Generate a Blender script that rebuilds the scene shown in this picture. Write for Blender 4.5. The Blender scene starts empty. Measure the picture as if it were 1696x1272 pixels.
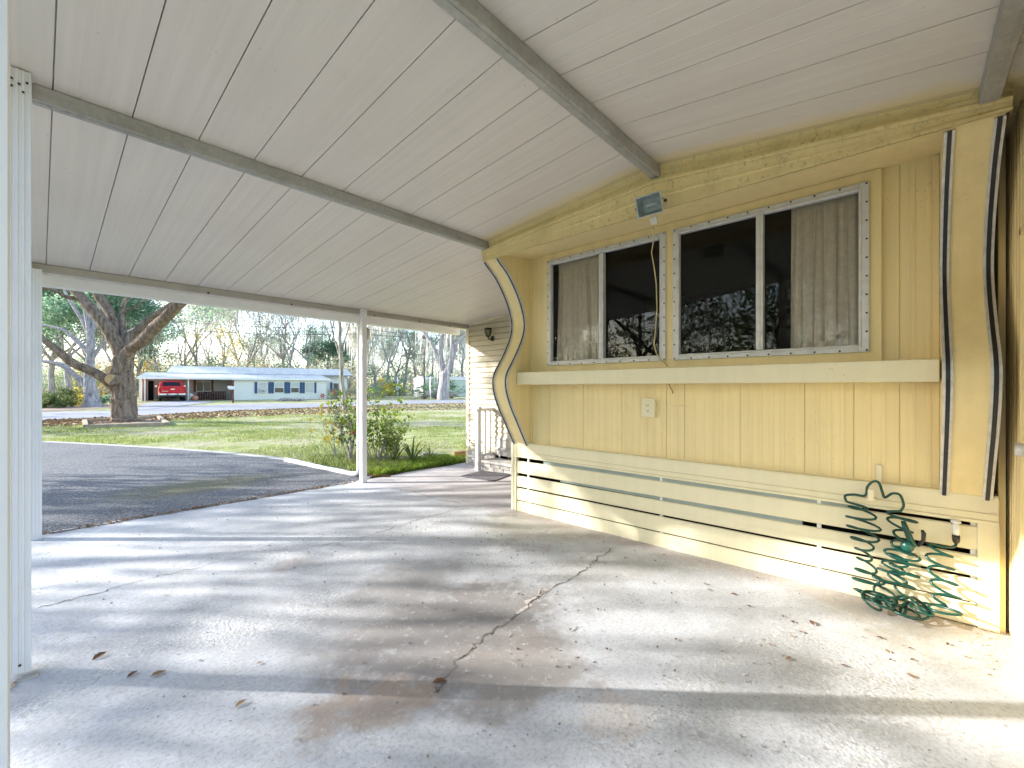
import bpy, math, random
import numpy as np
from mathutils import Vector, Matrix
sc = bpy.context.scene
C = sc.collection
R = math.radians
FPX, CX, HY, H = 716.6, 848.0, 643.0, 1.25
FV = (math.sin(R(47.57)), math.cos(R(47.57)))
RV = (math.cos(R(47.57)), -math.sin(R(47.57)))
YARD = -0.085

def dirn(x):
    u = (x - CX) / FPX
    return FV[0] + RV[0]*u, FV[1] + RV[1]*u
def at(x, y, t):                      # a point at distance t in front of the viewpoint
    a, b = dirn(x)
    return Vector((a*t, b*t, H + (HY - y)/FPX*t))
def gnd(x, y, z=YARD):
    return at(x, y, (H - z)*FPX/(y - HY))
def onX(x, y, X):
    return at(x, y, X/dirn(x)[0])
def onY(x, y, Y):
    return at(x, y, Y/dirn(x)[1])

# ---------------------------------------------------------------- tagging
def tag(o, label=None, cat=None, group=None, kind=None):
    if label: o['label'] = label
    if cat: o['category'] = cat
    if group: o['group'] = group
    if kind: o['kind'] = kind
    return o
def empty(name, loc=(0,0,0), rz=0, label=None, cat=None, group=None):
    o = bpy.data.objects.new(name, None); C.objects.link(o)
    o.location = loc; o.rotation_euler = (0,0,rz); o.empty_display_size = .2
    return tag(o, label, cat, group)
def kids(o):
    return [c for c in C.objects if c.parent == o]
def copy_tree(o, parent=None):
    c = o.copy(); C.objects.link(c)
    if parent is not None: c.parent = parent
    for ch in kids(o): copy_tree(ch, c)
    return c

# ---------------------------------------------------------------- mesh builder (world or local coordinates)
class MB:
    def __init__(s): s.v=[]; s.f=[]; s.m=[]; s.sm=[]
    def add(s, vs, fs, mi=0, smooth=False):
        b=len(s.v); s.v += [tuple(p) for p in vs]
        s.f += [tuple(i+b for i in f) for f in fs]; s.m += [mi]*len(fs); s.sm += [smooth]*len(fs)
        return s
    def box(s, a, b, mi=0, bev=0):
        x0,y0,z0=[min(a[i],b[i]) for i in range(3)]; x1,y1,z1=[max(a[i],b[i]) for i in range(3)]
        if bev<=0:
            vs=[(x0,y0,z0),(x1,y0,z0),(x1,y1,z0),(x0,y1,z0),(x0,y0,z1),(x1,y0,z1),(x1,y1,z1),(x0,y1,z1)]
            return s.add(vs,[(0,3,2,1),(4,5,6,7),(0,1,5,4),(1,2,6,5),(2,3,7,6),(3,0,4,7)],mi)
        e=min(bev,(x1-x0)*.45,(y1-y0)*.45,(z1-z0)*.45)
        vs=[];idx={}
        for X,sx in ((x0,1),(x1,-1)):
            for Y,sy in ((y0,1),(y1,-1)):
                for Z,sz in ((z0,1),(z1,-1)):
                    for k in range(3):
                        p=[X+sx*e,Y+sy*e,Z+sz*e]; p[k]=(X,Y,Z)[k]
                        idx[(sx,sy,sz,k)]=len(vs); vs.append(tuple(p))
        fs=[]
        S=(1,-1)
        for k in range(3):
            o=[i for i in range(3) if i!=k]
            for sk in S:
                q=[]
                for a1,b1 in ((1,1),(-1,1),(-1,-1),(1,-1)):
                    sg=[0,0,0]; sg[k]=sk; sg[o[0]]=a1; sg[o[1]]=b1
                    q.append(idx[(sg[0],sg[1],sg[2],k)])
                fs.append(q)
        for k in range(3):
            i,j=[i for i in range(3) if i!=k]
            for a1 in S:
                for b1 in S:
                    A=[0,0,0];A[i]=a1;A[j]=b1
                    P=A[:];P[k]=1;Q=A[:];Q[k]=-1
                    fs.append([idx[(*P,i)],idx[(*P,j)],idx[(*Q,j)],idx[(*Q,i)]])
        for a1 in S:
            for b1 in S:
                for c1 in S: fs.append([idx[(a1,b1,c1,k)] for k in range(3)])
        return s.add(vs,fs,mi)
    def obox(s, c, ax, ay, az, mi=0):            # half axes as vectors
        c=Vector(c); ax=Vector(ax); ay=Vector(ay); az=Vector(az)
        vs=[c+ax*i+ay*j+az*k for k in(-1,1) for j in (-1,1) for i in (-1,1)]
        return s.add(vs,[(0,2,3,1),(4,5,7,6),(0,1,5,4),(2,6,7,3),(0,4,6,2),(1,3,7,5)],mi)
    def tube(s, pts, r, n=8, mi=0, cap=True, ecc=None):
        pts=[Vector(p) for p in pts]
        if not hasattr(r,'__len__'): r=[r]*len(pts)
        t0=(pts[1]-pts[0]).normalized()
        up=Vector((0,0,1)) if abs(t0.z)<.9 else Vector((1,0,0))
        nx=t0.cross(up).normalized()
        vs=[]
        for i,p in enumerate(pts):
            t=(pts[min(i+1,len(pts)-1)]-pts[max(i-1,0)])
            t=t.normalized() if t.length>1e-9 else t0
            nx=(nx-t*nx.dot(t)); nx=nx.normalized() if nx.length>1e-6 else t.orthogonal().normalized()
            ny=t.cross(nx)
            for k in range(n):
                a=2*math.pi*k/n; rr=r[i]*(ecc(i,a) if ecc else 1)
                vs.append(p+nx*math.cos(a)*rr+ny*math.sin(a)*rr)
        fs=[(i*n+k,i*n+(k+1)%n,(i+1)*n+(k+1)%n,(i+1)*n+k) for i in range(len(pts)-1) for k in range(n)]
        s.add(vs,fs,mi,True)
        if cap:
            b=len(s.v)-len(vs)
            s.f.append(tuple(b+k for k in range(n))[::-1]); s.m.append(mi); s.sm.append(False)
            e=b+(len(pts)-1)*n
            s.f.append(tuple(e+k for k in range(n))); s.m.append(mi); s.sm.append(False)
        return s
    def prism(s, poly, d, mi=0, smooth=False, caps=True):   # poly: 3-D points of one end, d: extrusion vector
        n=len(poly); d=Vector(d)
        vs=[Vector(p) for p in poly]+[Vector(p)+d for p in poly]
        s.add(vs,[(i,(i+1)%n,n+(i+1)%n,n+i) for i in range(n)],mi,smooth)
        if caps:
            b=len(s.v)-2*n
            s.f.append(tuple(b+i for i in range(n))[::-1]); s.m.append(mi); s.sm.append(False)
            s.f.append(tuple(b+n+i for i in range(n))); s.m.append(mi); s.sm.append(False)
        return s
    def sheet(s, prof, d, mi=0, smooth=False):              # open profile extruded
        n=len(prof); d=Vector(d)
        vs=[Vector(p) for p in prof]+[Vector(p)+d for p in prof]
        return s.add(vs,[(i,i+1,n+i+1,n+i) for i in range(n-1)],mi,smooth)
    def poly(s, pts, mi=0): return s.add(pts,[tuple(range(len(pts)))],mi)
    def lathe(s, prof, c=(0,0,0), n=16, mi=0, axis='z', smooth=True):   # prof: (r, h)
        vs=[]
        for r,h in prof:
            for k in range(n):
                a=2*math.pi*k/n; p=(r*math.cos(a),r*math.sin(a),h)
                if axis=='x': p=(h,p[0],p[1])
                if axis=='y': p=(p[0],h,p[1])
                vs.append((c[0]+p[0],c[1]+p[1],c[2]+p[2]))
        return s.add(vs,[(i*n+k,i*n+(k+1)%n,(i+1)*n+(k+1)%n,(i+1)*n+k) for i in range(len(prof)-1) for k in range(n)],mi,smooth)
    def build(s, name, mats, parent=None, loc=None):
        me=bpy.data.meshes.new(name); me.from_pydata(s.v,[],s.f)
        for m in (mats if isinstance(mats,(list,tuple)) else [mats]): me.materials.append(m)
        me.polygons.foreach_set('material_index',s.m); me.polygons.foreach_set('use_smooth',s.sm)
        me.update()
        o=bpy.data.objects.new(name,me); C.objects.link(o)
        if parent is not None:
            o.parent=parent
        if loc is not None: o.location=loc
        return o

def npmesh(name, V, F, mats, parent=None, mi=None, smooth=False):   # V (n,3), F (m,k)
    me=bpy.data.meshes.new(name); k=F.shape[1]
    me.vertices.add(len(V)); me.vertices.foreach_set('co',np.ascontiguousarray(V,dtype=np.float32).ravel())
    me.loops.add(F.size); me.loops.foreach_set('vertex_index',F.astype(np.int32).ravel())
    me.polygons.add(len(F)); me.polygons.foreach_set('loop_start',np.arange(0,F.size,k,dtype=np.int32))
    me.polygons.foreach_set('loop_total',np.full(len(F),k,dtype=np.int32))
    for m in (mats if isinstance(mats,(list,tuple)) else [mats]): me.materials.append(m)
    if mi is not None: me.polygons.foreach_set('material_index',mi.astype(np.int32))
    if smooth: me.polygons.foreach_set('use_smooth',np.ones(len(F),dtype=bool))
    me.update(calc_edges=True); me.validate()
    o=bpy.data.objects.new(name,me); C.objects.link(o)
    if parent is not None: o.parent=parent
    return o

# ---------------------------------------------------------------- materials
class NT:
    def __init__(s,name):
        s.m=bpy.data.materials.new(name); s.m.use_nodes=True
        s.t=s.m.node_tree; s.n=s.t.nodes; s.l=s.t.links
        s.b=s.n['Principled BSDF']; s.out=s.n['Material Output']
        s.tc=s.n.new('ShaderNodeTexCoord'); s.co=s.tc.outputs['Object']
    def map(s,scale=(1,1,1),loc=(0,0,0),src=None):
        m=s.n.new('ShaderNodeMapping'); m.inputs['Scale'].default_value=scale; m.inputs['Location'].default_value=loc
        s.l.new(src or s.co,m.inputs['Vector']); return m.outputs[0]
    def noise(s,scale,detail=4,rough=.5,dist=0,co=None):
        n=s.n.new('ShaderNodeTexNoise'); n.inputs['Scale'].default_value=scale; n.inputs['Detail'].default_value=detail
        n.inputs['Roughness'].default_value=rough; n.inputs['Distortion'].default_value=dist
        s.l.new(co or s.co,n.inputs['Vector']); return n.outputs['Fac']
    def voro(s,scale,co=None,feat='F1',out='Distance'):
        n=s.n.new('ShaderNodeTexVoronoi'); n.inputs['Scale'].default_value=scale; n.feature=feat
        s.l.new(co or s.co,n.inputs['Vector']); return n.outputs[out]
    def ramp(s,fac,stops,interp='LINEAR'):
        r=s.n.new('ShaderNodeValToRGB'); r.color_ramp.interpolation=interp
        e=r.color_ramp.elements
        while len(e)<len(stops): e.new(.5)
        for i,(p,c) in enumerate(stops):
            e[i].position=p
            e[i].color=(c,c,c,1) if not hasattr(c,'__len__') else (*c[:3],1)
        s.l.new(fac,r.inputs[0]); return r.outputs[0]
    def mix(s,fac,a,b,mode='MIX'):
        m=s.n.new('ShaderNodeMix'); m.data_type='RGBA'; m.blend_type=mode
        for sock,v in ((m.inputs[0],fac),(m.inputs[6],a),(m.inputs[7],b)):
            if hasattr(v,'is_linked') or hasattr(v,'links'): s.l.new(v,sock)
            elif hasattr(v,'__len__'): sock.default_value=(*v[:3],1)
            else: sock.default_value=v
        return m.outputs[2]
    def math(s,op,a,b=0,c=None,clamp=False):
        m=s.n.new('ShaderNodeMath'); m.operation=op; m.use_clamp=clamp
        for i,v in enumerate((a,b,c)):
            if v is None: continue
            if hasattr(v,'links'): s.l.new(v,m.inputs[i])
            else: m.inputs[i].default_value=v
        return m.outputs[0]
    def warp(s,amt=.5):
        n=s.n.new('ShaderNodeTexNoise'); n.inputs['Scale'].default_value=2.6; n.inputs['Detail'].default_value=6; n.inputs['Roughness'].default_value=.65; s.l.new(s.co,n.inputs['Vector'])
        v=s.n.new('ShaderNodeVectorMath'); v.operation='SUBTRACT'; s.l.new(n.outputs['Color'],v.inputs[0]); v.inputs[1].default_value=(.5,.5,.5)
        m=s.n.new('ShaderNodeVectorMath'); m.operation='MULTIPLY_ADD'; s.l.new(v.outputs[0],m.inputs[0]); m.inputs[1].default_value=(amt*2,amt*2,0); s.l.new(s.co,m.inputs[2]); s.wco=m.outputs[0]
    def spot(s,c,r,soft=.5):          # 1 inside a blob round a world point, 0 outside
        v=s.n.new('ShaderNodeVectorMath'); v.operation='SUBTRACT'; s.l.new(getattr(s,'wco',s.co),v.inputs[0]); v.inputs[1].default_value=(c[0],c[1],c[2])
        d=s.n.new('ShaderNodeVectorMath'); d.operation='MULTIPLY'; s.l.new(v.outputs[0],d.inputs[0]); d.inputs[1].default_value=(1/r[0],1/r[1],1)
        l=s.n.new('ShaderNodeVectorMath'); l.operation='LENGTH'; s.l.new(d.outputs[0],l.inputs[0])
        return s.math('SUBTRACT',1,l.outputs['Value'],clamp=True)
    def col(s,c):
        if hasattr(c,'links'): s.l.new(c,s.b.inputs['Base Color'])
        else: s.b.inputs['Base Color'].default_value=(*c[:3],1)
        return s
    def bump(s,h,strength=.3,dist=.01):
        b=s.n.new('ShaderNodeBump'); b.inputs['Strength'].default_value=strength; b.inputs['Distance'].default_value=dist
        s.l.new(h,b.inputs['Height']); s.l.new(b.outputs[0],s.b.inputs['Normal']); return s
    def set(s,rough=.6,metal=0,spec=None,trans=None):
        if hasattr(rough,'links'): s.l.new(rough,s.b.inputs['Roughness'])
        else: s.b.inputs['Roughness'].default_value=rough
        s.b.inputs['Metallic'].default_value=metal
        if spec is not None: s.b.inputs['Specular IOR Level'].default_value=spec
        return s.m

def plain(name,c,rough=.6,metal=0,var=.12,ns=6,bump=0,bs=60,spec=None):
    t=NT(name); n=t.noise(ns,5,.6)
    d=[max(0,x*(1-var)) for x in c]; e=[min(1,x*(1+var)) for x in c]
    t.col(t.ramp(n,[(.3,d),(.7,e)]))
    if bump: t.bump(t.noise(bs,4,.6),bump,.005)
    return t.set(rough,metal,spec)

def paint(name,c,dirt,dirtamt=.5,streak=.08,rough=.5,speck=True,mildew=0):
    """old painted metal siding: faint vertical streaks, grime blotches and small fly specks"""
    t=NT(name)
    st=t.noise(1,3,.6,co=t.map((14,14,.35)))
    base=t.ramp(st,[(.3,[x*(1-streak) for x in c]),(.7,[min(1,x*(1+streak)) for x in c])])
    g=t.ramp(t.noise(2.3,6,.65,.4),[(.52,0),(.8,dirtamt)])
    base=t.mix(g,base,dirt)
    if speck:
        sp=t.ramp(t.voro(46,feat='F1'),[(.07,1),(.13,0)])
        mask=t.ramp(t.noise(1.6,3,.6),[(.55,0),(.66,.85)])
        base=t.mix(t.math('MULTIPLY',sp,mask),base,(.13,.08,.035))
    if mildew:
        base=t.mix(t.math('MULTIPLY',t.ramp(t.noise(34,6,.75,.5),[(.54,0),(.66,mildew)]),t.ramp(t.noise(1.3,3,.6),[(.48,0),(.62,1)])),base,(.16,.12,.06))
    t.col(base); t.bump(t.noise(25,4,.6),.12,.004)
    return t.set(rough,0,.35)

M={}
YC=(.88,.71,.37)
M['yellow']=paint('yellow_paint',YC,(.50,.38,.16),.28,.05)
M['yellow_dirty']=paint('yellow_paint_dirty',(.87,.69,.34),(.45,.34,.14),.35,.05,mildew=.5)
M['yellow_pale']=paint('pale_yellow_paint',(.83,.745,.51),(.55,.47,.28),.25,.03)
M['siding']=paint('cream_siding',(.58,.52,.38),(.46,.40,.26),.2,.02,speck=False)
M['tan']=paint('tan_beam_paint',(.42,.395,.345),(.28,.25,.19),.7,.04,speck=False)
M['white']=paint('white_post_paint',(.80,.79,.81),(.55,.55,.52),.35,.03,rough=.4,speck=False)
M['gutter']=plain('gutter_white',(.90,.90,.89),.35,var=.04)
M['alu']=plain('aged_aluminium',(.62,.60,.57),.42,.35,var=.18,ns=20,bump=.1)
M['win_frame']=plain('window_frame_aluminium',(.66,.65,.64),.45,.15,var=.12,ns=14,bump=.15)
M['black']=plain('black_rubber',(.012,.012,.013),.35,var=.2)
M['screw']=plain('dark_screw',(.03,.025,.02),.5)
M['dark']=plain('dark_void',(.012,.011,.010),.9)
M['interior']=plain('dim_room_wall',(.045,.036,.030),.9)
M['teal']=plain('grey_green_pipe',(.30,.35,.31),.6)
M['white_pl']=plain('white_plastic',(.78,.77,.72),.4,var=.04)
M['rust']=plain('rust_brown',(.16,.06,.025),.8,var=.4,ns=30)

# galvanised, slightly spangled beams
t=NT('galvanised_steel')
v=t.voro(60,out='Color'); 
t.col(t.mix(t.ramp(t.noise(3,6,.7),[(.45,0),(.75,.7)]),t.ramp(t.noise(40,4,.7),[(.3,(.37,.365,.35)),(.7,(.50,.49,.465))]),(.24,.225,.19)))
t.bump(t.noise(70,3,.6),.1,.003)
M['galv']=t.set(.5,.25)

# ceiling pans : off white enamel with faint lengthwise print and stains
t=NT('ceiling_enamel')
a=t.noise(1,4,.6,co=t.map((26,.5,1)))
b=t.noise(1.1,5,.6)
c0=t.ramp(a,[(.3,(.69,.635,.59)),(.7,(.755,.70,.65))])
c1=t.mix(t.ramp(b,[(.45,0),(.75,.30)]),c0,(.60,.53,.46))
c2=t.mix(t.ramp(t.voro(9),[(.03,.4),(.07,0)]),c1,(.40,.37,.30))
# yellow overspray along the trailer's roof line (x about 2.8)
sx=t.n.new('ShaderNodeSeparateXYZ'); t.l.new(t.co,sx.inputs[0])
ov=t.math('ADD',sx.outputs[0],t.math('MULTIPLY',t.noise(3,4,.6),.16))
ovr=t.ramp(t.math('MULTIPLY',t.math('SUBTRACT',ov,2.76),4,clamp=True),[(0,0),(.5,.75)])
ovy=t.math('LESS_THAN',sx.outputs[1],2.95)
c3=t.mix(t.math('MULTIPLY',ovr,ovy),c2,(.76,.62,.28))
t.col(c3); t.bump(t.noise(120,3,.6),.06,.002)
M['ceiling']=t.set(.42,0,.4)

# ---- concrete
t=NT('concrete')
big=t.noise(.9,6,.6,.6); mid=t.noise(4,7,.62,.3); fine=t.noise(60,5,.7); grit=t.noise(230,3,.7)
base=t.ramp(big,[(.30,(.49,.49,.51)),(.52,(.62,.62,.64)),(.72,(.70,.70,.715))])
base=t.mix(t.ramp(mid,[(.42,.0),(.62,.55)]),base,(.46,.46,.465))
# worn patch where the aggregate shows
sand=t.ramp(t.noise(1.3,5,.65,.5,co=t.map((1,1,1),(3.1,1.7,0))),[(.50,0),(.60,1)])
peb=t.ramp(t.voro(85,out='Color'),[(.2,(.42,.40,.38)),(.8,(.80,.78,.76))])
base=t.mix(t.math('MULTIPLY',sand,t.math('MULTIPLY',t.ramp(t.noise(22,4,.7),[(.42,0),(.58,1)]),.75)),base,peb)
t.warp(.42)
# brown oil and rust stains
for (px,py,rx,ry,colr,amt) in ((760,1040,.60,.42,(.22,.19,.17),.8),(690,960,.35,.2,(.30,.27,.25),.5),(840,1090,.3,.25,(.24,.21,.19),.6),(640,1010,.40,.28,(.34,.31,.29),.55),(600,1150,.18,.12,(.38,.27,.19),.65),
                               (1240,1110,.5,.26,(.36,.355,.35),.6),(870,1110,.30,.2,(.32,.28,.25),.6),(480,935,.14,.09,(.50,.40,.34),.45),
                               (1010,1175,.12,.12,(.62,.50,.40),.4),(1500,1000,.55,.35,(.42,.38,.30),.7),(900,860,.6,.45,(.40,.36,.28),.75),(1020,930,.5,.3,(.40,.38,.34),.5)):
    p=gnd(px,py,0)
    sp=t.math('MULTIPLY',t.spot((p.x,p.y,0),(rx*1.5,ry*1.5)),t.math('MULTIPLY',t.ramp(t.noise(6.5,7,.72,.3),[(.30,.25),(.62,1)]),1.25))
    base=t.mix(t.ramp(sp,[(.05,0),(.42,amt)]),base,colr)
# reddish old walkway beyond Y 4.9
sx=t.n.new('ShaderNodeSeparateXYZ'); t.l.new(t.co,sx.inputs[0])
wk=t.math('MULTIPLY',t.math('SUBTRACT',t.math('ADD',sx.outputs[0],t.math('MULTIPLY',mid,.12)),3.12),6,clamp=True)
base=t.mix(t.math('MULTIPLY',wk,.6),base,t.ramp(mid,[(.3,(.36,.29,.27)),(.7,(.52,.44,.42))]))
base=t.mix(t.ramp(t.noise(11,8,.78,.6),[(.54,0),(.68,.5)]),base,(.40,.385,.375))
base=t.mix(t.ramp(t.noise(19,6,.75),[(.56,0),(.70,.6)]),base,(.74,.73,.72))
base=t.mix(t.ramp(fine,[(.36,.5),(.52,0)]),base,(.30,.285,.27))
base=t.mix(t.ramp(t.voro(38),[(.05,.7),(.10,0)]),base,(.22,.19,.165))
pit=t.math('MULTIPLY',t.ramp(t.voro(26),[(.06,1),(.12,0)]),t.ramp(t.noise(5,3,.6),[(.55,0),(.65,1)]))
base=t.mix(pit,base,(.10,.09,.08))
t.col(base)
hgt=t.math('ADD',t.math('ADD',t.math('MULTIPLY',fine,.5),t.math('MULTIPLY',grit,.35)),t.math('ADD',t.math('MULTIPLY',t.math('MULTIPLY',sand,t.voro(85)),1.0),t.math('MULTIPLY',pit,-.8)))
t.bump(hgt,.4,.0045)
M['concrete']=t.set(.85,0,.25)
M['crack']=plain('crack_dirt',(.17,.145,.125),.95,var=.5,ns=40,bump=.6)
M['rubble']=plain('crumbled_concrete',(.52,.46,.42),.9,var=.35,ns=40,bump=.7,bs=90)
t=NT('asphalt')
big=t.noise(.7,5,.6,.3)
b0=t.ramp(t.voro(75,out='Color'),[(.1,(.055,.055,.062)),(.6,(.12,.12,.13)),(.95,(.36,.36,.36))])
b0=t.mix(t.ramp(big,[(.4,0),(.65,.5)]),b0,(.19,.185,.185))
b0=t.mix(t.ramp(t.math('MULTIPLY',t.spot((1.5,7.1,0),(1.6,.9)),t.noise(3,5,.6)),[(.12,0),(.4,.6)]),b0,(.15,.135,.03))
t.col(b0); t.bump(t.voro(75),.8,.012); M['asphalt']=t.set(.85)
M['road']=plain('road_asphalt',(.27,.27,.295),.85,var=.12,ns=1.5,bump=.3)
M['kerb']=plain('kerb_concrete',(.44,.42,.39),.85,var=.2,ns=5,bump=.4)
t=NT('lawn')
a=t.noise(.35,6,.65,.5); b=t.noise(2.2,6,.7)
g=t.ramp(b,[(.3,(.17,.22,.06)),(.5,(.33,.35,.14)),(.7,(.50,.46,.28))])
g=t.mix(t.ramp(a,[(.45,0),(.62,.9)]),g,t.ramp(t.noise(9,5,.7),[(.35,(.32,.26,.18)),(.65,(.58,.52,.40))]))
t.col(g); t.bump(t.noise(30,5,.7),.9,.03); M['lawn']=t.set(.95,0,.1)
M['dirt']=plain('leaf_strewn_dirt',(.27,.19,.14),.95,var=.5,ns=8,bump=.6,bs=30)
M['soil']=plain('bed_soil',(.07,.05,.035),.95,var=.5,ns=12,bump=.8,bs=40)

def leafmat(name,cols,tr=.35,rough=.6):
    t=NT(name)
    g=t.n.new('ShaderNodeNewGeometry')
    c=t.ramp(g.outputs['Random Per Island'],[(i/max(1,len(cols)-1),c) for i,c in enumerate(cols)])
    t.col(c); t.set(rough,0,.25)
    tl=t.n.new('ShaderNodeBsdfTranslucent'); t.l.new(c,tl.inputs[0])
    mx=t.n.new('ShaderNodeMixShader'); mx.inputs[0].default_value=tr
    t.l.new(t.b.outputs[0],mx.inputs[1]); t.l.new(tl.outputs[0],mx.inputs[2]); t.l.new(mx.outputs[0],t.out.inputs[0])
    return t.m
M['leaf_oak']=leafmat('oak_leaves',[(.05,.085,.03),(.09,.14,.045),(.16,.20,.07),(.25,.28,.10)],.45)
M['leaf_pine']=leafmat('cool_green_foliage',[(.10,.19,.12),(.17,.29,.18),(.27,.40,.26),(.40,.50,.34)],.55)
M['leaf_pale']=leafmat('pale_autumn_leaves',[(.42,.41,.28),(.55,.50,.34),(.60,.50,.26),(.46,.47,.36)],.55)
M['leaf_gold']=leafmat('golden_leaves',[(.50,.42,.06),(.65,.52,.10),(.60,.42,.08),(.42,.44,.09)],.55)
M['leaf_bright']=leafmat('bright_green_leaves',[(.09,.17,.03),(.16,.28,.04),(.30,.40,.05),(.45,.46,.06)],.5)
M['grass']=leafmat('grass_blades',[(.13,.20,.04),(.22,.30,.07),(.34,.38,.12),(.50,.46,.25)],.5)
M['moss']=leafmat('grey_hanging_moss',[(.52,.51,.47),(.64,.63,.58),(.74,.72,.66),(.58,.56,.52)],.6)
M['litter_pale']=leafmat('dry_tan_foliage',[(.46,.38,.27),(.58,.50,.36),(.40,.34,.28),(.55,.44,.26)],.5)
M['litter']=leafmat('fallen_leaves',[(.20,.10,.05),(.33,.19,.09),(.15,.08,.05),(.45,.32,.17)],.1)
def bark(name,c1,c2,sc_=1):
    t=NT(name)
    n=t.noise(1,7,.7,.4,co=t.map((9*sc_,9*sc_,1.8*sc_)))
    f=t.noise(22*sc_,5,.7)
    c=t.ramp(n,[(.35,c1),(.62,c2)])
    c=t.mix(t.ramp(f,[(.56,0),(.68,.8)]),c,(.42,.42,.38))
    t.col(c); t.bump(t.math('ADD',n,t.math('MULTIPLY',f,.3)),1.0,.06)
    return t.set(.95,0,.1)
M['bark']=bark('oak_bark',(.085,.055,.04),(.33,.24,.18))
M['bark_grey']=bark('grey_bark',(.20,.17,.175),(.55,.50,.51))
M['cut']=plain('cut_wood',(.48,.31,.16),.9,var=.3,ns=20)

# glass : clear pane with a fresnel reflection over what is behind it
def glass(name,tint=(.88,.88,.86),ior=1.45):
    m=bpy.data.materials.new(name); m.use_nodes=True; n=m.node_tree.nodes; l=m.node_tree.links
    n.remove(n['Principled BSDF'])
    tr=n.new('ShaderNodeBsdfTransparent'); tr.inputs[0].default_value=(*tint,1)
    gl=n.new('ShaderNodeBsdfGlossy'); gl.inputs['Roughness'].default_value=.015
    fr=n.new('ShaderNodeFresnel'); fr.inputs[0].default_value=ior
    mx=n.new('ShaderNodeMixShader')
    l.new(fr.outputs[0],mx.inputs[0]); l.new(tr.outputs[0],mx.inputs[1]); l.new(gl.outputs[0],mx.inputs[2])
    l.new(mx.outputs[0],n['Material Output'].inputs[0]); return m
M['glass']=glass('window_glass')

# ---------------------------------------------------------------- ground, drive, slab
def slabz(x,y):
    return 0.0 if y<2.9 else max(-.025*(y-2.9),-.072)
mb=MB()
N=60
def terr(x,y):
    d=math.hypot(x-2,y-3)
    z=YARD
    if -6<x<8 and -6<y<5.86: z=-.2
    return z
# lawn sheet with a hole's worth of dip under the slab
xs=[-400,-120,-40,-12,-3.02,-3,5.9,5.92,14,40,120,400]; ys=[-400,-60,-12,-8.02,-8,5.84,5.86,14,40,120,400,600]
for X in xs:
    for Y in ys:
        mb.v.append((X,Y,-.25 if (-3.01<X<5.91 and -8.01<Y<5.85) else YARD))
ny=len(ys)
for i in range(len(xs)-1):
    for j in range(ny-1):
        mb.f.append((i*ny+j,(i+1)*ny+j,(i+1)*ny+j+1,i*ny+j+1)); mb.m.append(0); mb.sm.append(False)
tag(mb.build('ground',M['lawn']),kind='structure')

mb=MB(); nx,nyy=30,48
for i in range(nx+1):
    for j in range(nyy+1):
        x=-1.2+(6.6+.0)*i/nx; y=-4+(9.80)*j/nyy
        if j==nyy: y+= .03*math.sin(x*5)+.015*math.sin(x*13)
        mb.v.append((x,y,slabz(x,y)))
for i in range(nx):
    for j in range(nyy):
        a=i*(nyy+1)+j; mb.f.append((a,a+nyy+1,a+nyy+2,a+1)); mb.m.append(0); mb.sm.append(True)
# slab edge
ed=[mb.v[i*(nyy+1)+nyy] for i in range(nx+1)]
mb.add(ed+[(p[0],p[1],-.24) for p in ed],[(i,nx+1+i,nx+2+i,i+1) for i in range(nx)],0)
ed=[mb.v[j] for j in range(nyy+1)]
mb.add(ed+[(p[0],p[1],-.24) for p in ed],[(i+1,nyy+2+i,nyy+1+i,i) for i in range(nyy)],0)
rng=random.Random(4)
def crack(pts,w,mi=1,seg=9,jit=.02,lift=.0025):
    P=[]
    for (a,b) in zip(pts[:-1],pts[1:]):
        for k in range(seg):
            f=k/seg; p=a.lerp(b,f); P.append(Vector((p.x+rng.uniform(-jit,jit),p.y+rng.uniform(-jit,jit),0)))
    P.append(pts[-1])
    vs=[]
    for i,p in enumerate(P):
        d=(P[min(i+1,len(P)-1)]-P[max(i-1,0)]); d.z=0; n=Vector((-d.y,d.x,0)).normalized()
        ww=w*rng.uniform(.25,1.25)*(min(1,i/4+.15))*(min(1,(len(P)-1-i)/4+.15))
        for sg in (-1,1):
            q=p+n*ww*sg*.5; vs.append((q.x,q.y,slabz(q.x,q.y)+lift))
    mb.add(vs,[(2*i,2*i+1,2*i+3,2*i+2) for i in range(len(P)-1)],mi)
g0=lambda x,y: gnd(x,y,0)
crack([g0(*p) for p in ((1022,902),(985,928),(968,946),(905,978),(835,1035),(790,1065),(765,1085),(735,1130),(712,1158))],.0075)
crack([g0(*p) for p in ((985,928),(1005,935))],.01)
crack([g0(*p) for p in ((52,1004),(110,990),(170,975),(240,955))],.010)
crack([g0(*p) for p in ((240,955),(330,935),(415,912))],.006)
crack([g0(*p) for p in ((500,905),(590,892),(680,862),(755,842),(800,838))],.007)
crack([g0(*p) for p in ((640,802),(680,808),(720,822),(765,832))],.010)
crack([g0(*p) for p in ((845,1025),(905,975),(890,990))],.03,2,jit=.03,lift=.0015)
# expansion joint toward the drive, filled with dirt and leaves
crack([Vector((-.6,5.755,0)),Vector((1.0,5.76,0)),Vector((3.05,5.76,0))],.075,1,seg=30,jit=.012,lift=.003)
tag(mb.build('concrete_slab',[M['concrete'],M['crack'],M['rubble']]),kind='structure')

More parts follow.
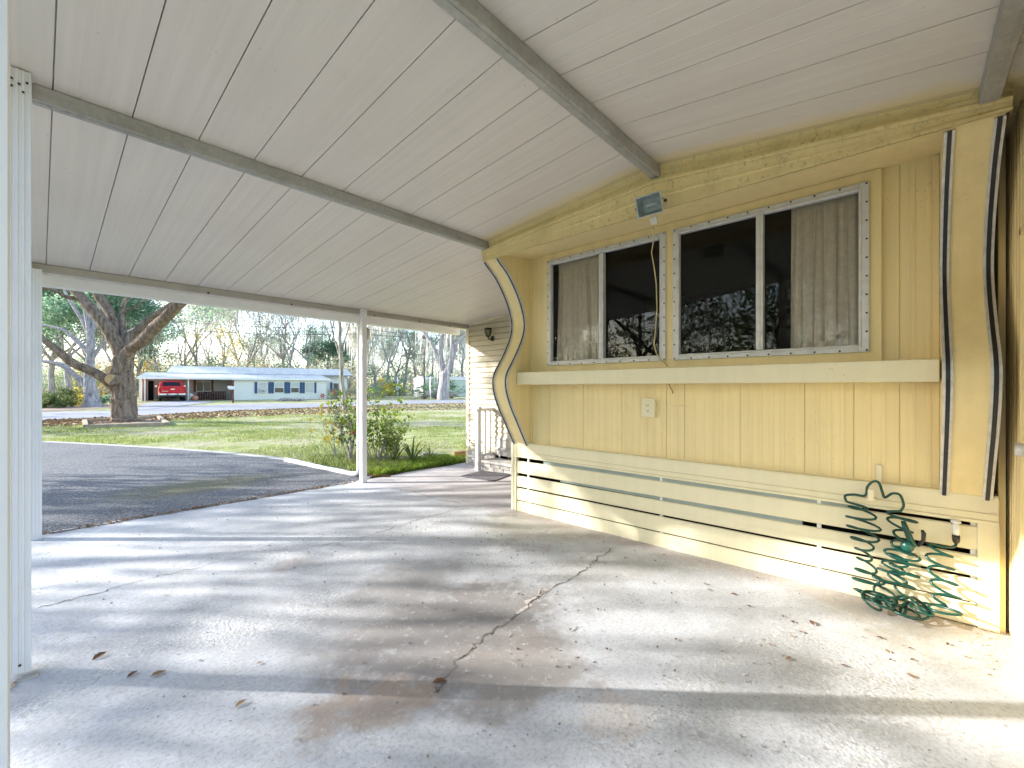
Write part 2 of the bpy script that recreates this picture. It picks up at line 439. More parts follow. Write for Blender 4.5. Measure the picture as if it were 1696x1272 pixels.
# asphalt drive
edge=[(600,792),(560,777),(500,767),(430,758),(350,750),(270,744),(200,740),(130,736),(75,733)]
E=[gnd(*p) for p in edge]
E=[Vector((3.3,5.86,YARD))]+E
E+= [E[-1]+Vector((-3,3.0,0)), E[-1]+Vector((-9,6,0))]
def ribbon(L,Rr,z,name,mat,kind='structure',th=0):
    mb=MB(); vs=[]
    for a,b in zip(L,Rr): vs+= [(a.x,a.y,z),(b.x,b.y,z)]
    mb.add(vs,[(2*i+1,2*i,2*i+2,2*i+3) for i in range(len(L)-1)])
    return tag(mb.build(name,mat),kind=kind)
mb=MB(); mb.poly([(-9,5.82,YARD+.012),(3.28,5.82,YARD+.012)]+[(p.x,p.y,YARD+.012) for p in E[1:]]+[(-14,22,YARD+.012),(-14,10,YARD+.012)])
tag(mb.build('driveway',M['asphalt']),kind='structure')
mb=MB()
w=.12
for i in range(len(E)-1):
    a,b=E[i],E[i+1]; d=(b-a).normalized(); n=Vector((d.y,-d.x,0))*w
    mb.add([(a.x,a.y,YARD+.022),(b.x,b.y,YARD+.022),(b.x+n.x,b.y+n.y,YARD+.022),(a.x+n.x,a.y+n.y,YARD+.022),(a.x,a.y,YARD),(b.x,b.y,YARD)],[(0,3,2,1),(0,1,5,4)])
tag(mb.build('kerb',M['kerb']),kind='structure')
# street
near=[(-60,701),(75,696.5),(205,691),(300,685),(400,680),(546,674.5),(640,670.5),(775,667.8),(1000,663.5),(1300,659)]
far=[(-60,688),(75,683),(205,680),(300,672.8),(400,669),(546,668),(640,664),(775,662.3),(1000,659.2),(1300,656)]
n_=[gnd(*p) for p in near]; f_=[gnd(*p) for p in far]
ribbon(f_,n_,YARD+.02,'road',M['road'])
ribbon([gnd(*p) for p in ((360,666),(330,664.3),(300,663.4))],[gnd(*p) for p in ((215,682),(235,672),(250,666.5))],YARD+.03,'driveway',M['road'])
ribbon([gnd(*p) for p in ((-60,687),(75,682.5),(235,672.5))],[gnd(*p) for p in ((-60,672),(75,670),(250,668.5))][::1],YARD+.014,'path',M['dirt'])
mb=MB(); mb.poly([(3.34,5.83,YARD+.012),(5.35,5.83,YARD+.012),(5.3,6.8,YARD+.012),(4.5,7.6,YARD+.012),(3.4,7.2,YARD+.012)])
tag(mb.build('garden_bed',M['soil']),kind='structure')
# ================================================================ CARPORT
Y1,Z1r=1.27,2.77; Y2,Z2r=2.90,2.6255; Y3,Z3r=5.65,2.352; Y0=-.25
def roofz(y):
    if y>=Y1: return Z1r-(y-Y1)*(Z1r-Z2r)/(Y2-Y1) if y<=Y2 else Z2r-(y-Y2)*.0995
    return Z1r-(Y1-y)*.124
carport=empty('carport',(0,Y3,0),0,'off-white metal carport roof on white posts over the concrete slab','carport')
def cp(o):                       # keep world coordinates under the empty
    o.parent=carport; o.location=Vector(o.location)-carport.location; return o
def ceil(ya,yb,x0,x1,name):
    mb=MB(); pitch=.277; k0=math.floor((x0-.042)/pitch)
    x=.042+k0*pitch
    za,zb=roofz(ya),roofz(yb)
    prof=[]
    while x<x1:
        for dx,dz in ((.0,.018),(.004,.018),(.0045,.0),(.085,0),(.089,.0010),(.095,.0010),(.099,0),(.175,0),(.179,.0010),(.185,.0010),(.189,0),(.2765,0)):
            X=min(max(x+dx,x0),x1); prof.append((X,dz))
        x+=pitch
    n=len(prof)
    vs=[(X,ya,za+dz) for X,dz in prof]+[(X,yb,zb+dz) for X,dz in prof]
    mb.add(vs,[(i,i+1,n+i+1,n+i) for i in range(n-1)])
    vs=[(x0,ya,za+.07),(x1,ya,za+.07),(x1,yb,zb+.07),(x0,yb,zb+.07),(x0,ya,za),(x1,ya,za),(x1,yb,zb),(x0,yb,zb)]
    mb.add(vs,[(0,1,2,3),(0,4,5,1),(1,5,6,2),(2,6,7,3),(3,7,4,0)],1)
    cp(mb.build(name,[M['ceiling'],M['gutter']]))
ceil(Y1,Y2,-.33,4.9,'ceiling'); ceil(Y2,6.01,-.33,5.3,'ceiling'); ceil(-3.2,Y1,-.33,4.9,'ceiling')
def beam(y,x0,x1,z,name='beam',w=.06,h=.07,mat='galv',bot='galv'):
    mb=MB(); mb.box((x0,y,z-h),(x1,y+w,z-.002),0,.004)
    # spangled seam: lip along the lower edge
    mb.box((x0,y+w*.28,z-h-.003),(x1,y+w*.34,z-h+.002),0)
    return cp(mb.build(name,M[mat]))
beam(Y2,-.02,2.87,Z2r,h=.076); beam(Y1-.03,-.1,2.86,Z1r-.004,w=.065,h=.078); beam(Y0-.05,-.1,2.86,roofz(Y0)-.003,w=.065,h=.07)
b3=beam(Y3-.01,-.04,5.06,Z3r-.001,h=.066,w=.06,mat='tan')
mb=MB()
for px,py in ((345,480),(483,500),(620,524),(695,537),(745,545)):
    p=onY(px,py,Y3-.01); mb=MB(); mb.lathe([(0,-.012),(.010,-.010),(.011,0)],(p.x,Y3-.008,Z3r-.062),8,0,'y'); mb.build('bolt',M['screw'],b3)
def post(x0,y0,z0,z1,w=.07,d=.07,flute=True,nm='post',dark=False):
    mb=MB()
    # hollow square tube with shallow flutes on its faces
    k=7; pr=[]
    def side(ax,ay,bx,by,nx,ny):
        for i in range(k):
            f=i/k; dd=.0035 if (flute and i%2==1) else 0
            for ff,q in ((f+.01,dd),(f+1/k-.01,dd)):
                pr.append((ax+(bx-ax)*ff-nx*q,ay+(by-ay)*ff-ny*q))
    side(x0,y0,x0+w,y0,0,-1); side(x0+w,y0,x0+w,y0+d,1,0); side(x0+w,y0+d,x0,y0+d,0,1); side(x0,y0+d,x0,y0,-1,0)
    mb.prism([(a,b,z0) for a,b in pr],(0,0,z1-z0))
    o=cp(mb.build(nm,M['white']))
    return o
pn=post(-.088,Y2-.075,.02,Z2r-.0,w=.066,d=.072)
mb=MB()
for dx,dz in ((.012,.03),(.012,.062),(.033,.045),(.056,.030),(.045,.075)):
    mb=MB(); mb.lathe([(0,-.006),(.0042,-.005),(.0048,0)],(-.09+dx,Y2-.0755,Z2r-dz-.02),8,0,'y'); mb.build('bolt',M['screw'],pn)
mb=MB(); mb.lathe([(0,-.006),(.004,-.005),(.005,0)],(-.055,Y2-.0755,.055),8,0,'y'); mb.build('bolt',M['screw'],pn)
post(-.05,Y3-.075,slabz(0,Y3),Z3r-.066)
p3=post(3.02,Y3-.08,slabz(0,Y3),Z3r-.0,w=.072,d=.075,flute=False)
mb=MB()
for dx,dz in ((.02,.035),(.045,.045),(.045,.02)): mb=MB(); mb.lathe([(0,-.006),(.0045,-.005),(.005,0)],(3.02+dx,Y3-.0805,Z3r-dz),8,0,'y'); mb.build('bolt',M['screw'],p3)
post(-.135,Y1-.08,0,Z1r-.06,w=.098,d=.09)
post(-.135,-1.9,0,roofz(-1.9),w=.09,d=.09)
# far fascia / gutter
mb=MB()
mb.prism([(-.34,6.00,2.325),(-.34,6.0,2.222),(-.34,6.02,2.214),(-.34,6.085,2.214),(-.34,6.10,2.225),(-.34,6.10,2.335)],(5.5,0,0))
cp(mb.build('gutter',M['gutter']))
mb=MB(); mb.prism([(-.345,-3.2,roofz(-3.2)-.03),(-.345,-3.2,roofz(-3.2)+.075),(-.345,Y1,roofz(Y1)+.075),(-.345,6.1,roofz(6.1)+.075),(-.345,6.1,roofz(6.1)-.03),(-.345,Y1,roofz(Y1)-.03)],(.012,0,0))
cp(mb.build('side_fascia',M['gutter']))
# downspout: drops beside the third post, turns and runs left over the drive edge
mb=MB()
py=6.045; px=onY(595,600,py).x
pts=[(px,py,2.22),(px,py,2.02),(px,py,1.0),(px,py,.06)]
b=gnd(590,778,0); c=gnd(472,757,-.02)
pts+=[(px-.01,py+.0,.0),(px-.015,py+.05,-.03),(px-.03,py+.14,-.045),(px-.12,py+1.0,-.045),(3.02,8.3,-.045)]
mb.tube(pts,[.036]*len(pts),10)
cp(mb.build('downspout',M['gutter']))
# unidentified round fixture fixed behind post
mb=MB(); q=at(608,552,6.25)
mb.lathe([(0,-.05),(.05,-.048),(.085,-.03),(.1,0),(.1,.02),(0,.022)],(3.125,Y3+.03,2.02),20,0,'x')
mb.box((3.07,Y3-.01,2.0),(3.10,Y3+.05,2.04))
tag(mb.build('round_fixture',plain('beige_cover',(.55,.50,.40),.6)),'beige round fixture fixed high behind the post beside the flower bed','lamp')
# loose blocks under near post
rr=random.Random(3)
def chunk(name,c,s,mat,label,cat,group=None,rz=0):
    mb=MB(); n=9
    top=[];bot=[]
    for k in range(n):
        a=2*math.pi*k/n; r=rr.uniform(.75,1.1)
        top.append((math.cos(a)*s[0]*r*.85,math.sin(a)*s[1]*r*.85,s[2]*rr.uniform(.8,1))); bot.append((math.cos(a)*s[0]*r,math.sin(a)*s[1]*r,-.004))
    mb.add(bot+top,[(i,(i+1)%n,n+(i+1)%n,n+i) for i in range(n)]+[tuple(range(n,2*n))])
    o=mb.build(name,mat,loc=c); o.rotation_euler.z=rz
    return tag(o,label,cat,group)
chunk('paver_chunk',(-.03,Y2-.10,.0),(.045,.022,.010),M['kerb'],'broken grey paver chunk wedged under the near fluted post','paver')
chunk('paver_chunk',(-.10,Y2-.13,.0),(.04,.03,.02),M['rubble'],'small tan paver chunk at the foot of the near fluted post','paver')

# ================================================================ YELLOW TRAILER
tr=empty('mobile_home',(3.35,1.34,0),0,'yellow painted mobile home end with two windows, wavy side fins and slatted skirting','mobile home')
def tp(o,par=None):
    o.parent=par or tr
    if par is None: o.location=Vector(o.location)-tr.location
    return o
TM=Matrix.Translation(-tr.location)
XW=3.35; YL=2.80; YR=-.13
# window wall with two openings, vertical grooves in the lower part
W=((1.40,2.56),(.171,1.333)); WZ0,WZ1=1.47,2.47
seams=[onX(x,700,XW).y for x in (910,966,1030,1104,1134,1226,1333,1414,1490)]
def ribprof(y0,y1):
    ys=[(y0,0)]
    allr=sorted(seams)
    k=y0+.02; 
    pts=[]
    for s_ in allr:
        if y0+.01<s_<y1-.01: pts+=[(s_-.003,0),(s_-.0015,.006),(s_+.0015,.006),(s_+.003,0)]
    # shallow wide ribs
    yy=y0+.03
    while yy<y1-.05:
        if all(abs(yy+.012-s_)>.02 for s_ in allr): pts+=[(yy,0),(yy+.004,-.0022),(yy+.020,-.0022),(yy+.024,0)]
        yy+=.064
    pts.sort(); return [(y0,0)]+pts+[(y1,0)]
mb=MB()
pr=[(XW+d,y,.60) for y,d in ribprof(YR,YL)]
mb.sheet(pr,(0,0,WZ0-.60))
for (a,b) in ((YR,W[1][0]),(W[1][1],W[0][0]),(W[0][1],YL)):
    mb.sheet([(XW+d,y,WZ0) for y,d in ribprof(a,b)],(0,0,WZ1-WZ0))
mb.sheet([(XW+d,y,WZ1) for y,d in ribprof(YR,YL)],(0,0,.10))
tp(mb.build('wall',M['yellow']))
# flat board round the windows
mb=MB(); bx0,bx1=3.322,3.346; by0,by1,bz0,bz1=.112,2.643,1.38,2.538
mb.box((bx0,by0,WZ1),(bx1,by1,bz1)); mb.box((bx0,by0,bz0),(bx1,by1,WZ0))
for a,b in ((by0,W[1][0]),(W[1][1],W[0][0]),(W[0][1],by1)): mb.box((bx0,a,WZ0),(bx1,b,WZ1))
tp(mb.build('window_surround',M['yellow']))
# windows
scr=None
def window(y0,y1,cur):
    global scr
    w=empty('window'); tp(w); w.location=Vector((3.30,(y0+y1)/2,1.97))-tr.location
    off=Vector((3.30,(y0+y1)/2,1.97))
    def L(o): o.parent=w; return o
    def B(mb,a,b,mi=0,bev=.003): mb.box(tuple(Vector(a)-off),tuple(Vector(b)-off),mi,bev)
    f=MB(); e=.020
    yo0,yo1,zo0,zo1=y0-.005,y1+.005,WZ0-.005,WZ1+.005
    B(f,(3.303,yo0,zo0),(3.345,yo0+.05,zo1)); B(f,(3.303,yo1-.05,zo0),(3.345,yo1,zo1))
    B(f,(3.305,yo0+.05,zo0),(3.345,yo1-.05,zo0+.045)); B(f,(3.305,yo0+.05,zo1-.045),(3.345,yo1-.05,zo1))
    # raised inner lip
    B(f,(3.298,yo0+.035,zo0+.03),(3.312,yo0+.048,zo1-.03)); B(f,(3.298,yo1-.048,zo0+.03),(3.312,yo1-.035,zo1-.03))
    B(f,(3.298,yo0+.048,zo0+.03),(3.312,yo1-.048,zo0+.042)); B(f,(3.298,yo0+.048,zo1-.042),(3.312,yo1-.048,zo1-.03))
    L(f.build('frame',M['win_frame']))
    ym=(y0+y1)/2-.01
    f=MB(); B(f,(3.300,ym-.022,zo0+.045),(3.352,ym+.022,zo1-.045)); B(f,(3.296,ym-.006,zo0+.045),(3.304,ym+.004,zo1-.045))
    L(f.build('mullion',M['win_frame']))
    for a,b,xx in ((y0+.045,ym-.02,3.345),(ym+.02,y1-.045,3.335)):
        f=MB(); f.add([tuple(Vector(p)-off) for p in ((xx,a,zo0+.04),(xx,b,zo0+.04),(xx,b,zo1-.04),(xx,a,zo1-.04))],[(0,3,2,1)])
        L(f.build('pane',M['glass']))
    P=[]
    n=9
    for i in range(n+1):
        y=yo0+.012+(yo1-yo0-.024)*i/n; P+=[(y,zo0+.012),(y,zo1-.012)]
    n=9
    for i in range(1,n): z=zo0+.012+(zo1-zo0-.024)*i/n; P+=[(yo0+.012,z),(yo1-.012,z)]
    for y,z in P:
        if scr is None:
            m=MB(); m.lathe([(0,-.004),(.0050,-.004),(.0065,0)],(0,0,0),6,0,'x'); s=m.build('screw',M['screw']); scr=s
        else: s=scr.copy(); C.objects.link(s)
        s.parent=w; s.location=Vector((3.3035,y,z))-off
    return w
window(*W[0],0); window(*W[1],1)
# curtains
def curtain(y0,y1,X,label):
    mb=MB(); n=150; m=26; rg=random.Random(int(y0*100))
    ph=[rg.uniform(0,6) for _ in range(6)]
    H_=[]
    for j in range(m+1):
        f=j/m; z=1.44+(1.04)*f
        for i in range(n+1):
            u=i/n; 
            gath=.25+.75*min(1,abs(f-.96)*14)
            a=(math.sin(u*52+ph[0]+.9*math.sin(f*2+ph[1]))*.006+math.sin(u*31+ph[2]+f*1.2)*.008+math.sin(u*97+ph[3]+f*2.5)*.0018)
            a*=(.55+.45*(1-f))*gath*1.75
            y=y0+(y1-y0)*u+(.012*math.sin(u*40+ph[4])*(1-f)) + (1-f)*.02*(u-.5)
            mb.v.append((X+a,y,z+ (.008*math.sin(u*90+ph[5]) if j==m else 0)))
    for j in range(m):
        for i in range(n):
            a=j*(n+1)+i; mb.f.append((a,a+1,a+n+2,a+n+1)); mb.m.append(0); mb.sm.append(True)
    t=plain('curtain_cloth',(.86,.75,.62),.9,var=.1,ns=30)
    return tag(mb.build('curtain',t),label,'curtain','gathered curtains behind the trailer windows')
curtain(2.015,2.50,3.40,'gathered beige curtain behind the far window of the yellow wall, left of its mullion')
curtain(.20,.575,3.41,'gathered beige curtain behind the near window of the yellow wall, at its right side')
# dim room behind
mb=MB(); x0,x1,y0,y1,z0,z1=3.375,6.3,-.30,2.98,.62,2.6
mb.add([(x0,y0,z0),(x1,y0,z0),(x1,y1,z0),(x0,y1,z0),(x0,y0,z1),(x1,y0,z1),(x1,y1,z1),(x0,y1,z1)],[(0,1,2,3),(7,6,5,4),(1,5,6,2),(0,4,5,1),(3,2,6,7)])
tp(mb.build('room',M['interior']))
# shelf ledge
mb=MB(); mb.box((3.125,YR+.008,1.285),(3.347,YL-.004,1.402),0,.004)
tp(mb.build('ledge',M['yellow_pale']))
# fins
prof=[(.655,3.325),(.71,3.29),(.91,3.17),(1.08,3.07),(1.25,3.005),(1.38,3.015),(1.55,3.13),(1.75,3.245),(1.91,3.272),(2.11,3.20),(2.32,3.05),(2.46,2.885),(2.56,2.845)]
def cat(pts,sub=6):
    out=[]
    for i in range(len(pts)-1):
        p0=pts[max(i-1,0)];p1=pts[i];p2=pts[i+1];p3=pts[min(i+2,len(pts)-1)]
        for k in range(sub):
            t=k/sub
            out.append(tuple(.5*((2*p1[a])+(-p0[a]+p2[a])*t+(2*p0[a]-5*p1[a]+4*p2[a]-p3[a])*t*t+(-p0[a]+3*p1[a]-3*p2[a]+p3[a])*t**3) for a in (0,1)))
    out.append(pts[-1]); return out
PF=cat(prof)
def fin(y0,y1):
    mb=MB()
    poly=[(x,y0,z) for z,x in PF]+[(3.62,y0,2.56),(3.62,y0,.655)]
    n=len(poly)
    mb.add([(p[0],p[1],p[2]) for p in poly]+[(p[0],y1,p[2]) for p in poly],[(i,(i+1)%n,n+(i+1)%n,n+i) for i in range(n-3)],0,True)
    for o in (0,1):
        yy=(y0,y1)[o]
        ring=[(x,yy,z) for z,x in PF]; bk=[(3.62,yy,z) for z,x in PF]; k=len(ring)
        mb.add(ring+bk,[(i,i+1,k+i+1,k+i) for i in range(k-1)])
    f=tp(mb.build('fin',M['yellow']))
    for ye,sg in ((y0,1),(y1,-1)):
        for nm,w0,w1,out,mt in (('metal_trim',-.003,.034,.010,'alu'),('rubber_insert',.008,.024,.0125,'black')):
            m=MB(); vs=[]
            PT=[q for q in PF if q[0]<2.475]
            for i,(z,x) in enumerate(PT):
                a=PT[max(i-1,0)];b=PT[min(i+1,len(PT)-1)]
                t=Vector((b[1]-a[1],b[0]-a[0])).normalized(); nx,nz=-t.y,t.x
                if nx>0: nx,nz=-nx,-nz
                for (ww,o) in ((w0,-.002),(w0,out),(w1,out),(w1,-.002)):
                    vs.append((x+nx*o-tr.location.x,ye+sg*ww-tr.location.y,z+nz*o))
            n=len(PT)
            m.add(vs,[(i*4+k,i*4+k+1,(i+1)*4+k+1,(i+1)*4+k) for i in range(n-1) for k in range(3)]+[(0,1,2,3),((n-1)*4,(n-1)*4+1,(n-1)*4+2,(n-1)*4+3)],0)
            o=m.build(nm,M[mt]); o.parent=f; o.matrix_parent_inverse=Matrix.Identity(4)
            o.location=-(f.location)-tr.location*0
            o.location=Vector((0,0,0))-f.location if False else (tr.location*1)
    return f
fL=fin(YL,3.0); fR=fin(-.32,YR)
# inner rusty peel line on the near fin is on the paint; corner moulding inside recess
for a,b in ((YL-.02,YL-.002),(YR+.002,YR+.02)): mb=MB(); mb.box((3.338,a,.66),(3.349,b,2.53)); tp(mb.build('corner_moulding',M['yellow']))
# soffit over the window wall (curved, ribbed) and gable fascia
mb=MB()
so=[(2.835,2.452),(2.87,2.462),(2.90,2.492),(2.945,2.500),(2.97,2.512),(3.07,2.512),(3.09,2.520),(3.18,2.522),(3.20,2.532),(3.28,2.534),(3.30,2.541),(3.352,2.541)]
mb.sheet([(x,-.33,z) for x,z in so],(0,3.31,0))
tp(mb.build('soffit',M['yellow']))
mb=MB()
ya,yb=-.335,2.965
def band(zf0,zf1,x0,x1,mi=0):     # strip running with the gable
    ys=[ya]+[ya+(Y1-ya)*k/6 for k in range(1,7)]+[Y1+(yb-Y1)*k/6 for k in range(1,7)]
    vs=[]
    for y in ys: vs+=[(x0,y,zf0(y)),(x1,y,zf1(y))]
    mb.add(vs,[(2*i,2*i+1,2*i+3,2*i+2) for i in range(len(ys)-1)],mi)
def topz(y):   # moulding line
    return 2.66-(y-Y1)*(.115/1.68) if y>Y1 else 2.66-(Y1-y)*(.150/1.52)
cz=lambda y: roofz(y)+.005
fz=lambda f: (lambda y: 2.452+(topz(y)-.012-2.452)*f)
band(lambda y:2.452,lambda y:2.466,2.830,2.830); band(lambda y:2.466,lambda y:2.468,2.830,2.837)
band(lambda y:2.468,fz(.50),2.837,2.842); band(fz(.50),fz(.53),2.842,2.834); band(fz(.53),fz(.60),2.834,2.834); band(fz(.60),fz(.63),2.834,2.843); band(fz(.63),fz(1),2.843,2.838)
band(lambda y:topz(y)-.012,lambda y:topz(y)-.010,2.835,2.822)
band(lambda y:topz(y)-.010,lambda y:topz(y)+.006,2.822,2.822)
band(lambda y:topz(y)+.006,lambda y:topz(y)+.008,2.822,2.845)
mid=lambda f: (lambda y: topz(y)+.008+(cz(y)-topz(y)-.008)*f)
band(lambda y:topz(y)+.008,mid(.45),2.845,2.855); band(mid(.45),mid(.50),2.855,2.840); band(mid(.50),mid(.56),2.840,2.840); band(mid(.56),mid(.60),2.840,2.852); band(mid(.60),lambda y:cz(y),2.852,2.845)
# end caps
for y in (ya,yb):
    mb.add([(2.835,y,2.452),(3.4,y,2.452),(3.4,y,cz(y)),(2.835,y,cz(y))],[(0,1,2,3)])
tp(mb.build('fascia',M['yellow_dirty']))
# body behind : far side wall, roof hidden under the carport
mb=MB(); mb.box((3.36,2.985,.62),(5.2,3.0,2.6)); tp(mb.build('side_wall',M['yellow'])); mb=MB(); mb.box((3.33,-.37,.0),(6.4,-.345,2.6)); tp(mb.build('side_wall',M['yellow']))
# skirting
sk=empty('skirting'); tp(sk); sk.location=Vector((3.325,1.34,0))-tr.location
soff=Vector((3.325,1.34,0))
def S(mb,a,b,mi=0,bev=.003): mb.box(tuple(Vector(a)-soff),tuple(Vector(b)-soff),mi,bev)
m=MB(); S(m,(3.300,-.345,.565),(3.330,3.0,.69)); S(m,(3.292,-.345,.598),(3.302,3.0,.604)); S(m,(3.292,-.345,.548),(3.322,3.0,.566)); S(m,(3.30,-.345,.690),(3.36,3.0,.697))
m.build('top_rail',M['yellow_pale'],sk)
def slat(zb,zt):
    m=MB()
    vs=[]
    for y in (-.29,2.965):
        s_=0 if y<0 else -.02
        for x,z in ((3.312,zb+s_),(3.305,zb+.006+s_),(3.303,zb+(zt-zb)*.5+s_),(3.306,zt-.006+s_),(3.316,zt+s_)):
            vs.append((x-soff.x,y-soff.y,z))
    m.add(vs,[(i,i+1,6+i,5+i) for i in range(4)])
    return m.build('slat',M['yellow_pale'],sk)
for a,b in ((.402,.528),(.264,.376),(.127,.250),(.004,.120)): slat(a,b)
for a,b in (((3.298,-.348,.0),(3.33,-.268,.55)),((3.296,2.955,.0),(3.34,2.985,.70)),((3.292,2.987,.0),(3.36,3.025,.70))): m=MB(); S(m,a,b); m.build('corner_board',M['yellow_pale'],sk)
for x in (876,1096,1357,1612):
    m=MB(); y=onX(x,800,3.33).y; S(m,(3.318,y-.012,.0),(3.335,y+.012,.56)); m.build('batten',M['white_pl'],sk)
m=MB(); S(m,(3.55,-.34,-.05),(3.56,2.98,.7)); S(m,(3.33,2.97,0),(3.55,2.98,.6)); m.build('shade_backing',M['dark'],sk)  # near-black sheets added in place of the shade under the trailer
for a,b in (((3.3185,.5,.366),(3.34,2.42,.402)),((3.3185,.20,.50),(3.34,2.62,.56))): m=MB(); S(m,a,b); m.build('underfloor_pipe',M['teal'],sk)
# hose hook and strap on the rail
m=MB(); p=onX(1443,812,3.28)
S(m,(3.245,p.y-.02,.60),(3.300,p.y+.02,.615)); S(m,(3.240,p.y-.014,.60),(3.248,p.y+.014,.665)); m.build('hook',M['yellow_pale'],sk)
q=onX(1456,790,3.34)
m=MB(); S(m,(3.336,q.y-.014,.69),(3.347,q.y+.014,.80)); m.build('strap',M['yellow_pale'],sk)

# ================================================================ fittings
def thing1(mb,name,mat,label,cat,group=None): return tag(mb.build(name,mat),label,cat,group)
# outlet
out=empty('electrical_outlet',(3.34,1.544,1.093),0,'cream painted electrical outlet box on the yellow wall below the ledge','outlet')
m=MB(); m.box((-.03,-.055,-.075),(.008,.055,.075),0,.004); m.build('box',M['yellow_pale'],out)
m=MB(); m.box((-.034,-.030,-.05),(-.029,.030,.05),0,.002); m.build('cover_plate',M['yellow_pale'],out)
for z in (.022,-.022):
    m=MB()
    for y in (-.007,.007): m.box((-.0355,y-.0015,z-.006),(-.0335,y+.0015,z+.006))
    m.lathe([(0,-.0355),(.003,-.0355),(.003,-.033)],(0,0,z-.012),6,0,'x'); m.build('socket',M['screw'],out)
# floodlight
fl=empty('floodlight',(2.79,1.25,2.50),R(0),'grey metal floodlight clamped on the yellow fascia above the windows','floodlight')
m=MB()
tilt=Matrix.Rotation(R(-22),3,'Y')@Matrix.Identity(3)
def TT(p): return tuple(tilt@Vector(p)+Vector((-.055,0,-.035)))
hw,hh=.088,.066; iw,ih=.062,.040
fr=[(-.045,-hw,-hh),(-.045,hw,-hh),(-.045,hw,hh),(-.045,-hw,hh)]; bk=[(.03,-iw,-ih),(.03,iw,-ih),(.03,iw,ih),(.03,-iw,ih)]
fr2=[(-.045,-hw+.007,-hh+.007),(-.045,hw-.007,-hh+.007),(-.045,hw-.007,hh-.007),(-.045,-hw+.007,hh-.007)]; bk2=[(.012,-iw,-ih),(.012,iw,-ih),(.012,iw,ih),(.012,-iw,ih)]
m.add([TT(p) for p in fr+bk+fr2+bk2],[(0,1,5,4),(1,2,6,5),(2,3,7,6),(3,0,4,7),(4,5,6,7),(0,8,9,1),(1,9,10,2),(2,10,11,3),(3,11,8,0),(8,12,13,9),(9,13,14,10),(10,14,15,11),(11,15,12,8),(12,15,14,13)])
m.build('housing',plain('weathered_zinc',(.42,.45,.45),.5,.3,var=.25,ns=25),fl)
m=MB(); m.add([TT(p) for p in ((-.04,-hw+.006,-hh+.006),(-.04,hw-.006,-hh+.006),(-.04,hw-.006,hh-.006),(-.04,-hw+.006,hh-.006))],[(0,1,2,3)])
m.build('lens',glass('lamp_lens',(.8,.83,.85),1.4),fl)
m=MB(); m.tube([TT((-.005,-.038,0)),TT((-.005,.038,0))],.008,10); m.build('bulb',M['white_pl'],fl)
m=MB(); m.tube([TT((.0,-.098,-.03)),TT((.0,-.098,0)),TT((.06,-.06,.02)),TT((.06,.06,.02)),TT((.0,.098,0)),TT((0,.098,-.03))],.004,6); m.build('bracket',M['alu'],fl)
for s_ in(-1,1): m=MB(); m.lathe([(0,-.01),(.009,-.008),(.009,.008),(0,.01)],TT((-.01,s_*.098,0)),8,0,'y'); m.build('knob',M['screw'],fl)
jb=onX(1083,365,2.93)
m=MB(); m.obox(jb,(.014,.004,.008),(-.003,.022,-.004),(-.006,.002,.024)); thing1(m,'junction_box',M['white_pl'],'small white plastic junction box hanging under the floodlight','junction box')
m=MB(); pts=[onX(x,y,X) for x,y,X in ((1083,374,2.935),(1083,395,3.0),(1079,418,3.10),(1083,440,3.16),(1087,470,3.22),(1088,510,3.25),(1086,545,3.26),(1083,570,3.27),(1087,585,3.285),(1096,597,3.292),(1106,607,3.30))]
m.tube(cat([0,0]) if False else pts,.0042,7)
thing1(m,'cable',plain('cream_cable',(.66,.52,.26),.6,var=.25,ns=9),'cream cable hanging from the junction box down over the far window','cable')
m=MB(); m.tube([(3.33,1.38,1.29),(3.325,1.372,1.27),(3.33,1.355,1.235),(3.34,1.352,1.21)],.003,6); thing1(m,'wire',M['rust'],'short brown wire end poking out under the ledge','wire')
m=MB(); m.tube([(3.312,1.50,1.165),(3.318,1.46,1.15),(3.32,1.40,1.118),(3.335,1.30,1.112),(3.345,1.27,1.118)],.0025,6); thing1(m,'wire',M['yellow_pale'],'thin cream wire curving from the outlet along the wall','wire')
# spigot
sp=empty('faucet',tuple(onX(1583,868,3.27)),0,'pale painted outdoor faucet poking out between the skirting slats','faucet')
m=MB(); m.tube([(.12,0,.0),(.0,0,.0),(-.012,0,-.006),(-.015,0,-.03),(-.012,0,-.055)],[.013,.013,.016,.015,.013],10); m.lathe([(0,.018),(.02,.016),(.022,.008),(.012,.0)],(-.005,0,.004),10); m.build('pipe',M['white_pl'],sp)
m=MB(); m.lathe([(.006,-.10),(.013,-.092),(.016,-.078),(.016,-.055),(0,-.053)],(-.012,0,0),10); m.build('coupling',M['screw'],sp)
# coiled hose
HX=3.255
def helix(p0,p1,turns,ra,rb=None,ph=0,sq=.30,jit=0,rg=random.Random(9)):
    """coils about the line p0-p1; ra: half width along the wall, squashed toward it"""
    rb=rb or ra; n=int(turns*14); out=[]
    ax=(p1-p0); 
    for i in range(n+1):
        f=i/n; a=ph+2*math.pi*turns*f; r=ra+(rb-ra)*f
        c=p0.lerp(p1,f); w=1+jit*math.sin(f*9+ph)
        out.append(c+Vector((math.cos(a)*r*sq,math.sin(a)*r*w,.013*math.sin(a+.8))))
    return out
s0=Vector(sp.location)+Vector((-.012,0,-.10))
P=lambda x,y,X=HX: onX(x,y,X)
path=[s0,s0+Vector((0,0,-.02)),P(1580,905,3.25),P(1565,912,3.235)]
path+=helix(P(1556,905,3.22),P(1566,1000,3.21),4.3,.052,.058,1.5)
path+=helix(P(1560,1012,3.19),P(1450,995,3.17),9.0,.046,.052,.5,sq=1.0,jit=.5)
path+=helix(P(1440,985,3.2),P(1424,835,3.235),8.6,.062,.058,1.0,jit=.4)
